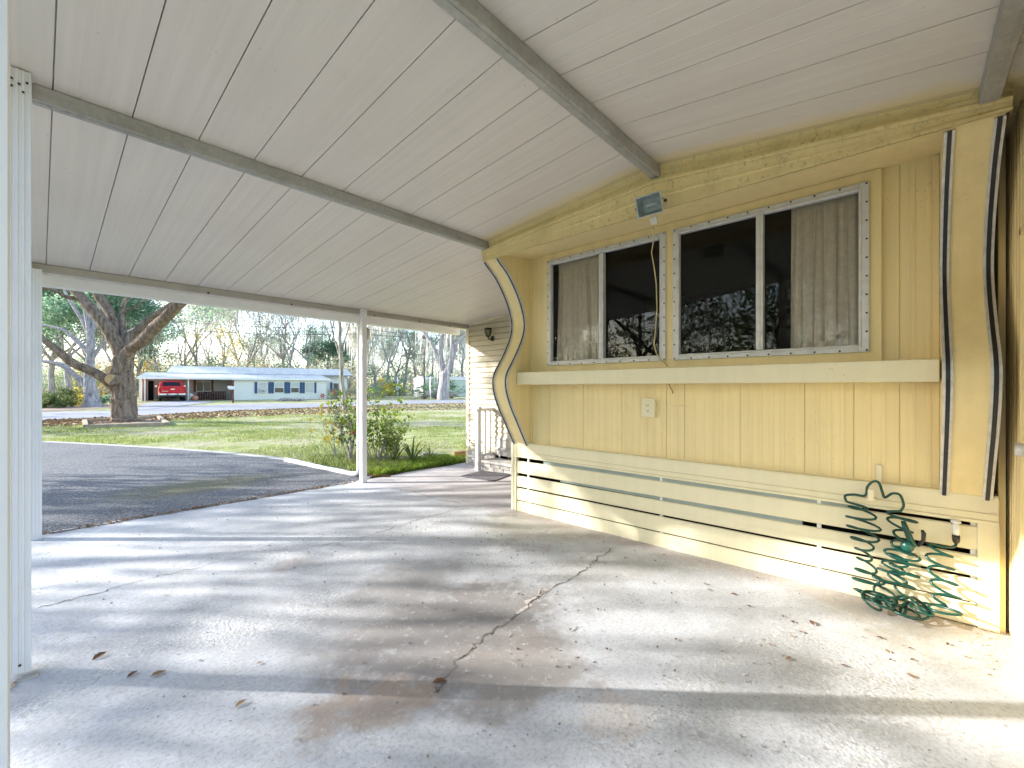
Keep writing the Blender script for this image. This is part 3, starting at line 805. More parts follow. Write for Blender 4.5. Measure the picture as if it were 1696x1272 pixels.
def spl(c,n=8):
    o=[]
    for i in range(len(c)-1):
        p0=c[max(i-1,0)];p1=c[i];p2=c[i+1];p3=c[min(i+2,len(c)-1)]
        for k in range(n): f=k/n; o.append(.5*((2*p1)+(p2-p0)*f+(2*p0-5*p1+4*p2-p3)*f*f+(3*p1-p0-3*p2+p3)*f**3))
    return o+[c[-1]]
path+=spl([P(1404,832,3.25),P(1402,822,3.25),P(1418,818,3.25),P(1434,821,3.25),P(1436,806,3.25),P(1443,797,3.247),P(1453,800,3.25),P(1460,815,3.25),P(1466,824,3.25),P(1480,818,3.25),P(1493,819,3.25),P(1499,838,3.25),P(1493,848,3.24)])
path+=helix(P(1490,850,3.235),P(1496,985,3.2),7.4,.060,.060,2.0,jit=.4)
path+=helix(P(1500,1003,3.17),P(1440,990,3.16),4.0,.05,.045,.5,sq=1,jit=.5)
path+=helix(P(1465,965,3.2),P(1505,910,3.22),4.4,.055,.05,0,jit=.4)
path+=[P(1512,905,3.22)]
for i,p in enumerate(path):
    w=max(0,min(1,(.16-p.z)/.10)); path[i]=p+Vector((.018*math.sin(i*.23)+.012*math.sin(i*.71+1),.03*math.sin(i*.137+2)+.02*math.sin(i*.31),.022*math.sin(i*.19)+.012*math.sin(i*.53)))*w+Vector((.004*math.sin(i*.11),.006*math.sin(i*.083),.004*math.sin(i*.3)))
hs=empty('coiled_hose',(3.22,float(P(1490,900).y),0),0,'dark green coiled garden hose hung on a hook over the skirting','garden hose')
path=[Vector((p.x,p.y,max(p.z,.008)))-hs.location for p in path]
# smooth
for _ in range(1): path=[path[0]]+[(path[i-1]+path[i]*2+path[i+1])/4 for i in range(1,len(path)-1)]+[path[-1]]
m=MB(); m.tube(path,.0068,7)
t=NT('green_hose'); t.col(t.ramp(t.noise(8,3,.6),[(.3,(.003,.042,.030)),(.7,(.005,.075,.052))])); M['hose']=t.set(.3,0,.5)
m.build('tube',M['hose'],hs)
nz=empty('spray_nozzle'); nz.parent=hs; nz.location=P(1508,888,3.2)-hs.location
m=MB(); m.tube([(0,.03,.075),(0,.02,.04),(-.005,.0,-.02),(-.01,-.02,-.05)],[.010,.014,.015,.011],10); m.lathe([(0,-.012),(.026,-.01),(.03,.006),(.02,.02),(0,.022)],(-.02,.012,-.055),14,0,'x'); 
b_=m.build('barrel',M['hose'],nz)
m=MB(); m.tube([(-.005,-.028,-.045),(-.01,-.05,-.01),(-.008,-.052,.03),(-.005,-.045,.045)],[.008,.009,.010,.006],8); m.build('trigger',M['black'],nz)

# ================================================================ siding wall, steps, lamp, mat
XS=5.07
ad=empty('house_wall',(XS,4.4,0),0,'cream lap sided house wall with corner trim beyond the wavy fin','house')
def ap(o): o.parent=ad; o.location=Vector(o.location)-ad.location; return o
mb=MB(); pr=[]; z=.17
while z<2.45:
    pr+=[(XS-.024,3.0,z),(XS-.012,3.0,z+.078),(XS+.004,3.0,z+.080),(XS+.004,3.0,z+.0895)]; z+=.09
mb.sheet(pr,(0,2.63,0)); ap(mb.build('siding',M['siding']))
mb=MB(); mb.box((XS-.028,5.63,-.06),(XS+.0,5.70,Z3r-.05)); mb.box((XS,5.68,-.06),(XS+.06,5.70,Z3r)); ap(mb.build('corner_trim',M['yellow_pale']))
mb=MB(); mb.box((XS-.02,3.0,Z3r+.0),(XS+.0,3.01,Z3r+.1))
vs=[(XS-.022,3.0,roofz(3.0)-.002),(XS-.022,5.66,roofz(5.66)-.002),(XS-.022,5.66,roofz(5.66)-.03),(XS-.022,3.0,roofz(3.0)-.03)]; mb.add(vs,[(0,1,2,3)]); mb.add([vs[3],vs[2],(XS,5.66,roofz(5.66)-.03),(XS,3.0,roofz(3)-.03)],[(0,1,2,3)])
ap(mb.build('top_moulding',M['yellow_pale']))
mb=MB(); mb.box((XS+.005,3.0,-.2),(8.5,5.69,2.4)); ap(mb.build('wall_core',M['siding']))
BLK=plain('painted_block',(.46,.43,.39),.85,var=.25,ns=14,bump=.5)
mb=MB(); 
for k in range(2):
    y=5.66
    while y>4.2:
        mb.box((XS-.03,y-.19,-.06+k*.115),(XS+.01,y-.006,.05+k*.115),0,.006); y-=.195
ap(mb.build('foundation',BLK))
# steps (climb toward +X); left side at Y about 4.95
st=empty('entry_steps',(4.3,4.3,0),0,'worn white painted block steps up to the cream sided wall','steps')
def sp_(o): o.parent=st; o.location=Vector(o.location)-st.location; return o
TRD=plain('worn_step_paint',(.50,.47,.44),.85,var=.3,ns=9,bump=.5)
a0=gnd(797,779,-.05)
SX0,SY1=a0.x,a0.y
zb=-.05
for k,(x0,h0,h1) in enumerate(((SX0,zb,.115),(SX0+.30,.115,.285),(SX0+.6,.285,.45))):
    mb=MB(); y=SY1
    for r_ in range(2):
        hh0=h0+(h1-.04-h0)*r_/2; hh1=h0+(h1-.04-h0)*(r_+1)/2; y=SY1-(.0 if r_ else .07)
        if r_==0: mb.box((x0+.02,SY1-.066,hh0+.004),(x0+.1,SY1,hh1-.004),0,.004)
        while y>3.2:
            mb.box((x0+.02,max(3.05,y-.19),hh0+.004),(x0+.1,y-.006,hh1-.004),0,.004); y-=.196
    o=mb.build('riser',BLK); sp_(o)
    mb=MB(); mb.box((x0+.035,3.05,h0-.02),(XS-.03,SY1-.004,h1-.042)); mb.box((x0-.01,3.05,h1-.04),(min(x0+.36,XS-.03),SY1+.01,h1),0,.008)
    sp_(mb.build('tread',TRD))
rl=empty('railing'); sp_(rl); rl.location=Vector((SX0,SY1,0))-st.location
ro=Vector((SX0,SY1,0))
def rb(nm,a,b,bev=.003):
    m=MB(); m.box(tuple(Vector(a)-ro),tuple(Vector(b)-ro),0,bev); return m.build(nm,M['white'],rl)
yy=SY1+.03
h1=onY(790,679,yy).z; 
rb('newel',(SX0-.04,yy,-.06),(SX0+.03,yy+.075,h1-.02))
rb('newel',(SX0+.40,yy,.06),(SX0+.47,yy+.075,h1+.17))
rb('rail',(SX0-.07,yy-.01,h1-.02),(SX0+.42,yy+.085,h1+.02))
rb('rail',(SX0+.36,yy-.01,h1+.17),(SX0+.95,yy+.085,h1+.21))
rb('rail',(SX0+.03,yy+.01,.16),(SX0+.40,yy+.065,.20))
rb('rail',(SX0+.47,yy+.01,.34),(SX0+.95,yy+.065,.38))
for x in (.13,.24,.33): rb('baluster',(SX0+x,yy+.02,.20),(SX0+x+.028,yy+.05,h1-.02))
for x in (.55,.66,.77,.88): rb('baluster',(SX0+x,yy+.02,.38),(SX0+x+.028,yy+.05,h1+.17))
rb('finial',(SX0-.0,yy+.02,h1+.02),(SX0+.06,yy+.055,h1+.05))
# door mat
q=[gnd(*p,z=-.055) for p in ((762,790.5),(797,781.5),(850,788),(818,800.5))]
mb=MB(); top=[(p.x,p.y,slabz(p.x,p.y)+.012) for p in q]; bot=[(p.x,p.y,slabz(p.x,p.y)+.001) for p in q]
mb.add(top+bot,[(0,1,2,3)]+[(i,4+i,4+(i+1)%4,(i+1)%4) for i in range(4)])
tag(mb.build('door_mat',plain('grey_mat',(.13,.115,.125),.95,var=.3,ns=30,bump=.8,bs=150)),'flat grey door mat lying at the foot of the steps','door mat')
# wall lantern
lp=onX(810,553,XS-.1)
wl=empty('wall_lantern',(XS-.016,lp.y,lp.z),0,'black upside lantern lamp mounted on the cream lap siding','wall lamp')
BR=plain('dark_bronze',(.045,.038,.03),.4,.5)
m=MB(); m.lathe([(0,-.03),(.035,-.026),(.045,-.01),(.045,0)],(0,0,-.07),14,0,'x'); m.tube([(-.02,0,-.07),(-.06,0,-.09),(-.10,0,-.075),(-.105,0,-.05)],.011,8); m.build('arm',BR,wl)
m=MB(); m.lathe([(.02,-.055),(.035,-.045),(.035,-.035)],(-.105,0,0),10); m.lathe([(.06,.075),(.066,.08),(.05,.095),(0,.10)],(-.105,0,0),10)
for k in range(6):
    a=k*math.pi/3; m.tube([(-.105+.034*math.cos(a),.034*math.sin(a),-.04),(-.105+.055*math.cos(a),.055*math.sin(a),.02),(-.105+.06*math.cos(a),.06*math.sin(a),.078)],.004,5)
m.build('cage',BR,wl)
m=MB(); m.lathe([(.028,-.04),(.048,.02),(.053,.075)],(-.105,0,0),12); m.build('glass',glass('lantern_glass',(.75,.75,.7),1.5),wl)

# ================================================================ utility room at the right edge
ut=empty('utility_room',(3.0,-.38,0),0,'yellow vertical panelled utility room wall at the right, beside the wavy fin','shed')
def up(o): o.parent=ut; o.location=Vector(o.location)-ut.location; return o
yw=-.385; x0,x1=2.05,6.4; dx0,dx1=2.15,3.0
mb=MB()
def vprof(a,b):
    pts=[(a,0)]; x=a+.03
    while x<b-.03:
        pts+=[(x,0),(x+.004,.003),(x+.02,.003),(x+.024,0)]; x+=.07
    for s_ in (3.185,3.06):
        if a<s_<b: pts+=[(s_-.003,0),(s_-.001,-.007),(s_+.001,-.007),(s_+.003,0)]
    return sorted(pts)+[(b,0)]
mb.sheet([(x,yw+d,.0) for x,d in vprof(dx1,x1)],(0,0,2.62)); mb.sheet([(x,yw+d,1.97) for x,d in vprof(dx0,dx1)],(0,0,.65)); mb.sheet([(x,yw+d,.0) for x,d in vprof(x0,dx0)],(0,0,2.62))
mb.add([(x0,yw,0),(x0,-3.1,0),(x0,-3.1,2.3),(x0,yw,2.62)],[(0,1,2,3)])
up(mb.build('wall',M['yellow']))
mb=MB(); mb.box((dx1-.03,yw-.02,0),(dx1,yw+.012,1.97)); mb.box((dx0,yw-.02,0),(dx0+.03,yw+.012,1.97)); mb.box((dx0,yw-.02,1.94),(dx1,yw+.012,1.97)); up(mb.build('door_frame',M['yellow']))
mb=MB(); mb.box((dx0+.03,yw-.045,.01),(dx1-.03,yw-.01,1.94))
dr=up(mb.build('door',M['yellow_pale']))
mb=MB(); 
for z in (.15,1.1): mb.box((dx0+.12,yw-.012,z),(dx1-.12,yw-.004,z+.75),0,.003)
o=mb.build('panel',M['yellow_pale'],dr); o.location=-Vector(dr.location)*0+Vector((0,0,0)); o.location=Vector((0,0,0))
o2=mb=MB(); mb.lathe([(0,.05),(.028,.045),(.03,.02),(.012,.0)],(dx1-.10,yw-.01,.98),12,0,'y'); mb.build('door_knob',M['alu'],dr)
# ================================================================ VEGETATION
def leaf_cloud(name,cent,n,size,mats,parent=None,flat=.0,asp=.5,seed=1,hang=0,vary=.5,tri=False):
    """n leaves round each centre (x,y,z,r); each leaf a small bent diamond"""
    rg=np.random.default_rng(seed); cent=np.array(cent,dtype=float)
    N=len(cent)*n
    c=np.repeat(cent[:,:3],n,0); r=np.repeat(cent[:,3],n)
    d=rg.normal(size=(N,3)); d/=np.linalg.norm(d,axis=1)[:,None]
    p=c+d*(r*rg.random(N)**.45)[:,None]*np.array([1,1,.8])
    a=rg.normal(size=(N,3)); a[:,2]=a[:,2]*(1-flat)-hang; a/=np.linalg.norm(a,axis=1)[:,None]
    b=np.cross(a,rg.normal(size=(N,3))); b/=np.linalg.norm(b,axis=1)[:,None]
    s=size*(1-vary/2+vary*rg.random(N)); s=s[:,None]
    q0=p-a*s*.5; q1=p+b*s*asp*.5; q2=p+a*s*.5; q3=p-b*s*asp*.5
    V=np.stack([q0,q1,q2,q3],1).reshape(-1,3); F=np.arange(N*4).reshape(-1,4)
    return npmesh(name,V,F,mats,parent)
def strips(name,pts,L,w,mats,parent=None,seed=1):
    """hanging moss: narrow wavy strips down from each point"""
    rg=np.random.default_rng(seed); P=np.array(pts,dtype=float); N=len(P)
    ln=L*(.35+rg.random(N)); ang=rg.random(N)*math.pi; dx=np.stack([np.cos(ang),np.sin(ang),np.zeros(N)],1)
    V=[];segs=4
    sway=rg.normal(size=(N,3))*.06; sway[:,2]=0
    for k in range(segs):
        f=k/(segs-1); wd=(w*(1-f*.85)*(.5+rg.random(N)))[:,None]
        c=P-np.array([0,0,1])*(ln*f)[:,None]+sway*(math.sin(f*5)+f)
        V+= [c-dx*wd*.5,c+dx*wd*.5]
    V=np.stack(V,1)      # N, 8, 3
    base=(np.arange(N)*8)[:,None,None]; q=np.array([[2*k,2*k+1,2*k+3,2*k+2] for k in range(segs-1)])[None]
    return npmesh(name,V.reshape(-1,3),(base+q).reshape(-1,4),mats,parent)

def grow(mb,p,d,L,r,depth,rg,tips,spread=.55,segs=4,nmin=5,up=.15,kids_=(2,3),taper=.62,wob=.18,mid=None):
    pts=[p.copy()]; rad=[r]; q=p.copy(); dd=d.normalized()
    for k in range(segs):
        dd=(dd+Vector((rg.gauss(0,wob),rg.gauss(0,wob),rg.gauss(0,wob)+up*.3))).normalized()
        q=q+dd*L/segs; pts.append(q.copy()); rad.append(r*(1-(1-taper)*(k+1)/segs))
        if mid is not None and depth<=2: mid.append(q.copy())
    mb.tube(pts,rad,max(nmin,int(4+r*20)) if r<.3 else 12,cap=False)
    if depth==0: tips.append(q.copy()); return
    for _ in range(rg.randint(*kids_)):
        ax=Vector((rg.gauss(0,1),rg.gauss(0,1),rg.gauss(0,1)))
        nd=(dd+ax.normalized()*spread*rg.uniform(.7,1.3)+Vector((0,0,up))).normalized()
        grow(mb,q,nd,L*rg.uniform(.62,.85),rad[-1]*rg.uniform(.6,.85),depth-1,rg,tips,spread,segs,nmin,up,kids_,taper,wob,mid)
    if rg.random()<.5:
        i=len(pts)//2; nd=(dd+Vector((rg.gauss(0,1),rg.gauss(0,1),rg.gauss(0,.6)))*.9).normalized()
        grow(mb,pts[i],nd,L*.55,rad[i]*.5,max(0,depth-2),rg,tips,spread,segs,nmin,up,kids_,taper,wob,mid)

def make_tree(name,h,r,depth,seed,label,cat,leaf=None,leafn=0,lsize=.2,lrad=.7,moss=0,mossL=1.4,mossw=.10,spread=.55,barkm='bark_grey',trunk_f=.28,up=.15,first=0,group=None,kid=(2,3),loc=(0,0,0)):
    rg=random.Random(seed); e=empty(name,loc,0,label,cat,group)
    mb=MB(); tips=[]; mids=[]
    lean=Vector((rg.gauss(0,.06),rg.gauss(0,.06),1)).normalized()
    # trunk
    pts=[Vector((0,0,-.15))]; n=5; q=Vector((0,0,0)); rad=[r*1.35]
    for k in range(n+1):
        pts.append(q.copy()); rad.append(r*(1.15 if k==0 else 1-.3*k/n)); q=q+(lean+Vector((rg.gauss(0,.05),rg.gauss(0,.05),0)))*h*trunk_f/n
    mb.tube(pts,rad,12,cap=False); top=pts[-1]
    for k in range(rg.randint(2,4)):
        a=rg.uniform(0,6.28); d=Vector((math.cos(a)*spread,math.sin(a)*spread,1))
        grow(mb,top,d,h*.26,rad[-1]*.72,depth,rg,tips,spread,4,4,up,kid,.6,.16,mids)
    mb.build('trunk',M[barkm],e)
    if leaf and leafn:
        leaf_cloud('crown',[(t.x,t.y,t.z,lrad*rg.uniform(.6,1.3)) for t in tips+ (mids[::3] if first else [])],leafn,lsize,M[leaf],e,seed=seed)
    if moss:
        S_=mids+tips; ps=[]
        for _ in range(moss):
            t=rg.choice(S_); ps.append((t.x+rg.gauss(0,.35),t.y+rg.gauss(0,.35),t.z+rg.gauss(0,.2)))
        strips('hanging_moss',ps,mossL,mossw,M['moss'],e,seed)['kind']='stuff'
    return e

# ---- the big oak on the lawn, limb by limb
OD=17.2
def limb(mb,pts,radpx,n=10,dep=None,ridge=.0,ph=0):
    P_=[];Rr=[]
    for i,(x,y,*t) in enumerate(pts):
        tt=t[0] if t else OD
        P_.append(at(x,y,tt)); Rr.append(radpx[i]*tt/FPX/math.hypot(1,(x-CX)/FPX))
    # resample
    Q=[];S_=[]
    m=4
    for i in range(len(P_)-1):
        p0=P_[max(i-1,0)];p1=P_[i];p2=P_[i+1];p3=P_[min(i+2,len(P_)-1)]
        for k in range(m):
            f=k/m; Q.append(.5*((2*p1)+(p2-p0)*f+(2*p0-5*p1+4*p2-p3)*f*f+(3*p1-p0-3*p2+p3)*f**3)); S_.append(Rr[i]+(Rr[i+1]-Rr[i])*f)
    Q.append(P_[-1]); S_.append(Rr[-1])
    rg=random.Random(int(P_[0].x*1000)+len(pts))
    kn=[rg.uniform(-.10,.10) for _ in range(len(Q))]
    mb.tube(Q,S_,n,ecc=(lambda i,a: 1+kn[i]*math.sin(a*2+i)+ridge*math.sin(a*9+ph+i*.35)+ridge*.6*math.sin(a*17+i*.9)))
    return Q,S_
def finish(mb,base,radius,depth,rg,tips,mids,d0,L=2.2):
    grow(mb,base,d0,L,radius,depth,rg,tips,.6,4,5,.1,(2,3),.6,.18,mids)
oak=empty('oak_tree',tuple(gnd(207,697)),0,'big rough barked oak on the lawn with sawn limb stubs and forked limbs','tree')
def op(o,e=None):
    e=e or oak; o.parent=e; o.location=-Vector(e.location); return o
mb=MB(); rg=random.Random(8); tips=[];mids=[]
limb(mb,[(207,703),(207,697),(206,688),(205,670),(205,650),(203,630),(203,608),(205,590)],[27,25,22.5,21,20,20.5,19,17.5],40,ridge=.045)
def L_(pts,rad,dep=2,n=14,LL=2.0,rdg=.035):
    Q,S_=limb(mb,pts,rad,n,ridge=rdg)
    finish(mb,Q[-1],S_[-1]*.9,dep,rg,tips,mids,(Q[-1]-Q[-4]),LL)
    return Q
L_([(204,650),(190,640,17.1),(172,626,16.9),(150,614,16.8),(122,602,16.6),(100,585,16.4),(72,562,16.2),(45,540,16),(10,520,15.8)],[13,12.5,10.5,9.5,9,8.5,7,6,5],1)
L_([(203,600),(198,578),(184,553,17.1),(172,534,17.0),(154,516,17.0),(136,494,17.0),(122,478,17),(95,445,16.8),(60,405,16.5)],[15,14.5,13.5,12,11.5,10.5,10,9,7],3)
L_([(200,590),(194,560,17.4),(188,531,17.5),(176,508,17.6),(162,488,17.6),(158,460,17.7),(150,420,17.7)],[12,11.5,10,9.5,9,8,7],3)
L_([(207,585),(204,545,17.5),(202,520,17.7),(206,502,17.9),(213,490,18),(222,460,18.2)],[9,5.5,4.5,4,3.5,3],2)
L_([(208,592),(218,575,17.1),(238,563,16.9),(256,543,16.8),(276,524,16.6),(297,503,16.5),(322,480,16.3),(360,450,16.1)],[14,12.5,12,11.5,10.5,10,9,7],3)
L_([(206,585),(214,560,17.4),(230,545,17.5),(252,526,17.6),(276,511,17.6),(300,494,17.7),(325,470,17.7)],[10,8,7,6.5,6,6,5],2)
L_([(135,494),(110,492,16.7),(95,482,16.5),(70,476,16.4),(40,466,16.3)],[5,4.5,4,3,2.5],1,8)
L_([(204,520,17.7),(213,512,17.6),(228,508,17.5),(238,498,17.4)],[2.4,2,1.7,1.5],0,6,1.0)
# second thin limb ends
for k in range(7):
    a=at(120+k*28,470,17); 
op(mb.build('trunk',M['bark']))
# sawn stubs
mb=MB()
for (x,y,r_) in ((185,628,9.5),(183,613,7)):
    a=at(196,y+3,17.15); b=at(x-1,y,16.65); mb.tube([a,b],[r_*17/FPX*1.15,r_*16.7/FPX],14,0,cap=True)
s_=op(mb.build('limb_stub',M['bark']))
mb=MB()
for (x,y,r_) in ((185,628,9.5),(183,613,7)):
    b=at(x-1,y,16.65); c=at(x-1.6,y,16.6); mb.tube([b,b+(c-b)*.15],[r_*16.7/FPX*.86]*2,14)
o=mb.build('cut_face',M['cut'],s_)
S_=[t for t in tips if t.z>5.2 or rg.random()<.5]
op(leaf_cloud('crown',[(t.x,t.y,t.z,rg.uniform(.5,1.0)) for t in S_+mids[::3]],34,.13,M['leaf_oak'],seed=3))
# tree ring edging
ring=[gnd(*p) for p in ((138,708),(150,699.5),(205,694),(262,691),(279,697),(262,703),(205,706))]
mb=MB()
def wallstrip(a,b,h=.14,w=.12):
    d=(b-a).normalized(); n=Vector((-d.y,d.x,0))*w*.5
    mb.obox((a+b)/2+Vector((0,0,h/2-.01)),(b-a)/2,n,Vector((0,0,h/2)))
p1,p2,p3,p4=gnd(142,710),gnd(278,705.5),gnd(262,693),gnd(140,700)
for a,b in ((p1,p2),(p2,p3),(p3,p4),(p4,p1)): wallstrip(a,b)
tag(mb.build('tree_ring',plain('tan_edging_block',(.38,.30,.21),.9,var=.3,ns=6,bump=.5)),'low tan block edging box around the foot of the big oak','edging')
mb=MB(); mb.poly([tuple(p+Vector((0,0,.03))) for p in (p1,p2,p3,p4)]); tag(mb.build('tree_ring_soil',M['dirt']),kind='structure')

# ---- second oak behind, pale bark with long low limbs
OD=31
o2=empty('oak_tree',tuple(gnd(153,672)),0,'pale grey barked oak with a wide flared base behind the big oak','tree')
mb=MB(); tips2=[];mids2=[]; rg=random.Random(21)
limb(mb,[(153,678),(153,671),(152,660),(150,645),(148,625),(149,605),(150,585),(150,560),(147,535),(140,505),(133,480),(128,440)],[19,17,13,11.5,10,8,7.5,7,6,5,4.5,4],24,ridge=.06)
def L2(pts,rad,dep=3,LL=3.2):
    Q,S__=limb(mb,pts,rad,8,ridge=.03); finish(mb,Q[-1],S__[-1]*.9,dep,rg,tips2,mids2,(Q[-1]-Q[-4]),LL)
L2([(150,648),(135,632),(117,615),(100,604),(80,600),(60,596)],[7,6.5,5.5,5,4,3.5],1)
L2([(150,590),(138,575),(122,560),(108,548),(85,541),(60,537)],[5,5,4.5,3.5,3,2.6],2)
L2([(149,600),(162,580),(175,566),(195,556)],[5,4,3.4,3],2)
L2([(150,560),(136,530),(122,508),(112,490)],[4.4,4,3.5,3],3)
L2([(151,562),(158,530),(166,500),(172,470)],[4,3.6,3.2,3],3)
L2([(128,445),(150,400)],[4,3],3); L2([(128,450),(95,410)],[4,3],3)
op(mb.build('trunk',M['bark_grey']),o2)
op(leaf_cloud('crown',[(t.x,t.y,t.z,rg.uniform(.8,1.6)) for t in tips2+mids2[::2]],46,.22,M['leaf_pine'],seed=5,asp=.3),o2)

# ---- big mossy tree by the far mobile home
OD=50
o3=empty('oak_tree',tuple(gnd(734,661)),0,'thick forked tree draped in pale hanging moss at the right, rising from palmettos','tree')
mb=MB(); tips3=[];mids3=[]; rg=random.Random(33)
limb(mb,[(733,665),(733,660),(734,645),(735,630),(736,617)],[11,10,8.5,7.5,7.5],16,ridge=.05)
def L3(pts,rad,dep=3,LL=4):
    Q,S__=limb(mb,pts,rad,8,ridge=.03); finish(mb,Q[-1],S__[-1]*.9,dep,rg,tips3,mids3,(Q[-1]-Q[-4]),LL); mids3.extend(Q[::2])
L3([(735,625),(743,605),(750,585),(747,560),(748,535),(745,510)],[6,5.5,5,4,3.4,3])
L3([(735,622),(728,600),(722,585),(712,565),(700,548),(685,540)],[5,4,3.5,3,2.5,2])
L3([(735,615),(731,595),(730,570),(734,545),(728,515)],[5,4,3.5,3,2.6])
L3([(750,583),(765,560),(785,545),(805,530)],[3.5,3,2.6,2.2])
op(mb.build('trunk',M['bark_grey']),o3)
ps=[]
for _ in range(2600):
    t=rg.choice(mids3+tips3); ps.append((t.x+rg.gauss(0,.5),t.y+rg.gauss(0,.5),t.z+rg.gauss(0,.3)))
op(strips('hanging_moss',ps,2.4,.14,M['moss'],seed=4),o3)['kind']='stuff'
op(leaf_cloud('crown',[(t.x,t.y,t.z,1.4) for t in tips3],40,.3,M['leaf_pale'],seed=6),o3)
# palmettos at its foot
def palmetto(loc,s,seed,label):
    rg=random.Random(seed); e=empty('palmetto',loc,0,label,'palm bush','palmettos by the mossy tree')
    mb=MB(); st_=MB()
    for k in range(34):
        a=rg.uniform(0,6.28); el=rg.uniform(.15,1.25); L=s*rg.uniform(.5,1)
        tip=Vector((math.cos(a)*math.cos(el)*L,math.sin(a)*math.cos(el)*L,math.sin(el)*L))
        st_.tube([(0,0,0),tip*.5+Vector((0,0,.05*s)),tip],[.018*s,.012*s,.008*s],4)
        d=tip.normalized(); sd=d.cross(Vector((0,0,1))).normalized(); up_=sd.cross(d)
        for j in range(13):
            b=(j-6)/6*1.5; v=(d*math.cos(b)+sd*math.sin(b)+up_*rg.uniform(-.15,.15)-Vector((0,0,.25))).normalized()*s*.34
            w_=v.cross(up_).normalized()*.018*s
            mb.add([tip-w_,tip+w_,tip+v],[(0,1,2)])
    st_.build('stem',M['bark_grey'],e); mb.build('fronds',M['leaf_pine'],e); return e
palmetto(tuple(gnd(722,661)),3.2,1,'large green palmetto bush in front of the mossy tree')
palmetto(tuple(gnd(748,660)),2.4,2,'smaller palmetto bush to the right of the mossy tree trunk')
palmetto(tuple(gnd(703,661)),1.9,3,'low palmetto bush left of the mossy tree by the white shed end')

# ---- slim trees on the roadside
OD=27
st1=empty('slim_tree',tuple(gnd(571,679)),0,'slim pale trunked tree with flaky bark near the street, left of the third post','tree')
mb=MB(); tp1=[];md1=[]; rg=random.Random(5)
Q,S__=limb(mb,[(572,684),(571,679),(569,655),(566,625),(565,595),(563,570),(563,545),(562,520),(560,480),(558,440)],[4.2,3.8,3.4,3.3,3.1,3,2.8,2.6,2.4,2],10,ridge=.03)
for (pp) in ([(565,600),(558,575),(552,555),(547,530),(540,500)],[(564,585),(572,560),(578,540),(582,515)]):
    Q,S__=limb(mb,pp,[1.2]*len(pp),6); finish(mb,Q[-1],S__[-1],2,rg,tp1,md1,Q[-1]-Q[-3],1.5)
finish(mb,at(558,440,27),.06,3,rg,tp1,md1,Vector((0,0,1)),2)
op(mb.build('trunk',bark('flaky_bark',(.12,.09,.07),(.50,.44,.38))),st1)
op(leaf_cloud('crown',[(t.x,t.y,t.z,.6) for t in tp1],26,.14,M['leaf_gold'],seed=8),st1)

# ---- woods behind : a few kinds, copied
def wood_protos():
    P_={}
    P_['bare']=[make_tree('bare_tree',17,.24,5,s,'x','tree',leaf='leaf_pale',leafn=5,lsize=.20,lrad=1.1,moss=750,mossL=1.1,mossw=.09,spread=.5,kid=(2,3)) for s in (1,2,3)]
    P_['ever']=[make_tree('evergreen_tree',14,.30,4,s,'x','tree',leaf='leaf_pine',leafn=22,lsize=.34,lrad=1.3,spread=.6,first=1,kid=(2,3)) for s in (11,12)]
    P_['oak']=[make_tree('oak_tree',13,.34,4,s,'x','tree',leaf='leaf_pine',leafn=16,lsize=.28,lrad=1.25,moss=700,mossL=1.5,spread=.75,first=0,kid=(2,3)) for s in (21,22)]
    P_['gold']=[make_tree('golden_tree',11,.16,4,s,'x','tree',leaf='leaf_gold',leafn=9,lsize=.24,lrad=1.1,spread=.5,kid=(2,3)) for s in (31,)]
    return P_
PR=wood_protos(); used=set()
LB={'bare':'tall bare tree hung with grey moss in the wood %s','ever':'dense cool green evergreen tree %s','oak':'spreading green oak hung with moss %s','gold':'thin golden leaved tree %s'}
def put(kind,x,t,s=1,where='behind the houses',rg=random.Random(77)):
    i=rg.randrange(len(PR[kind])); src=PR[kind][i]
    o=src if (kind,i) not in used else copy_tree(src); used.add((kind,i))
    a,b=dirn(x); o.location=(a*t,b*t,YARD); o.rotation_euler.z=rg.uniform(0,6.28); s*=rg.uniform(.88,1.15); o.scale=(s,s,s)
    tag(o,LB[kind]%where,'tree',{'bare':'bare mossy trees in the wood','ever':'evergreen trees in the wood','oak':'green oaks in the wood','gold':'golden trees in the wood'}[kind]+' '+where)
for x,t,k,s in ((60,48,'ever',.9),(85,62,'ever',1.2),(115,58,'ever',1.2),(40,70,'oak',1.2),(150,75,'ever',1.3),(190,60,'oak',1),(225,68,'ever',1.1),(262,70,'ever',1.15)):
    put(k,x,t,s,'beyond the street at the left')
for x,t,k,s in ((300,78,'bare',1.1),(335,78,'bare',1.2),(352,76,'gold',.9),(375,84,'bare',1.25),(300,92,'bare',1.4),(405,80,'bare',1.1),(425,86,'bare',1.3),(448,84,'oak',.9),(470,92,'bare',1.35),(486,78,'bare',1.15),(512,80,'bare',1.2),(535,95,'bare',1.4),(552,82,'ever',.85),(500,100,'oak',1.2),(575,88,'bare',1.3),(395,102,'bare',1.5),(345,104,'bare',1.5),(440,108,'bare',1.6)):
    put(k,x,t,s,'behind the white house')
for x,t,k,s in ((600,78,'bare',1.25),(622,86,'oak',1.0),(640,82,'bare',1.3),(655,95,'oak',1.2),(668,96,'bare',1.45),(690,98,'bare',1.4),(700,92,'oak',1.1),(715,104,'bare',1.5),(745,100,'bare',1.5),(768,98,'oak',1.3),(790,104,'bare',1.5),(820,100,'oak',1.3),(860,104,'bare',1.5)):
    put(k,x,t,s,'behind the far grey mobile home')
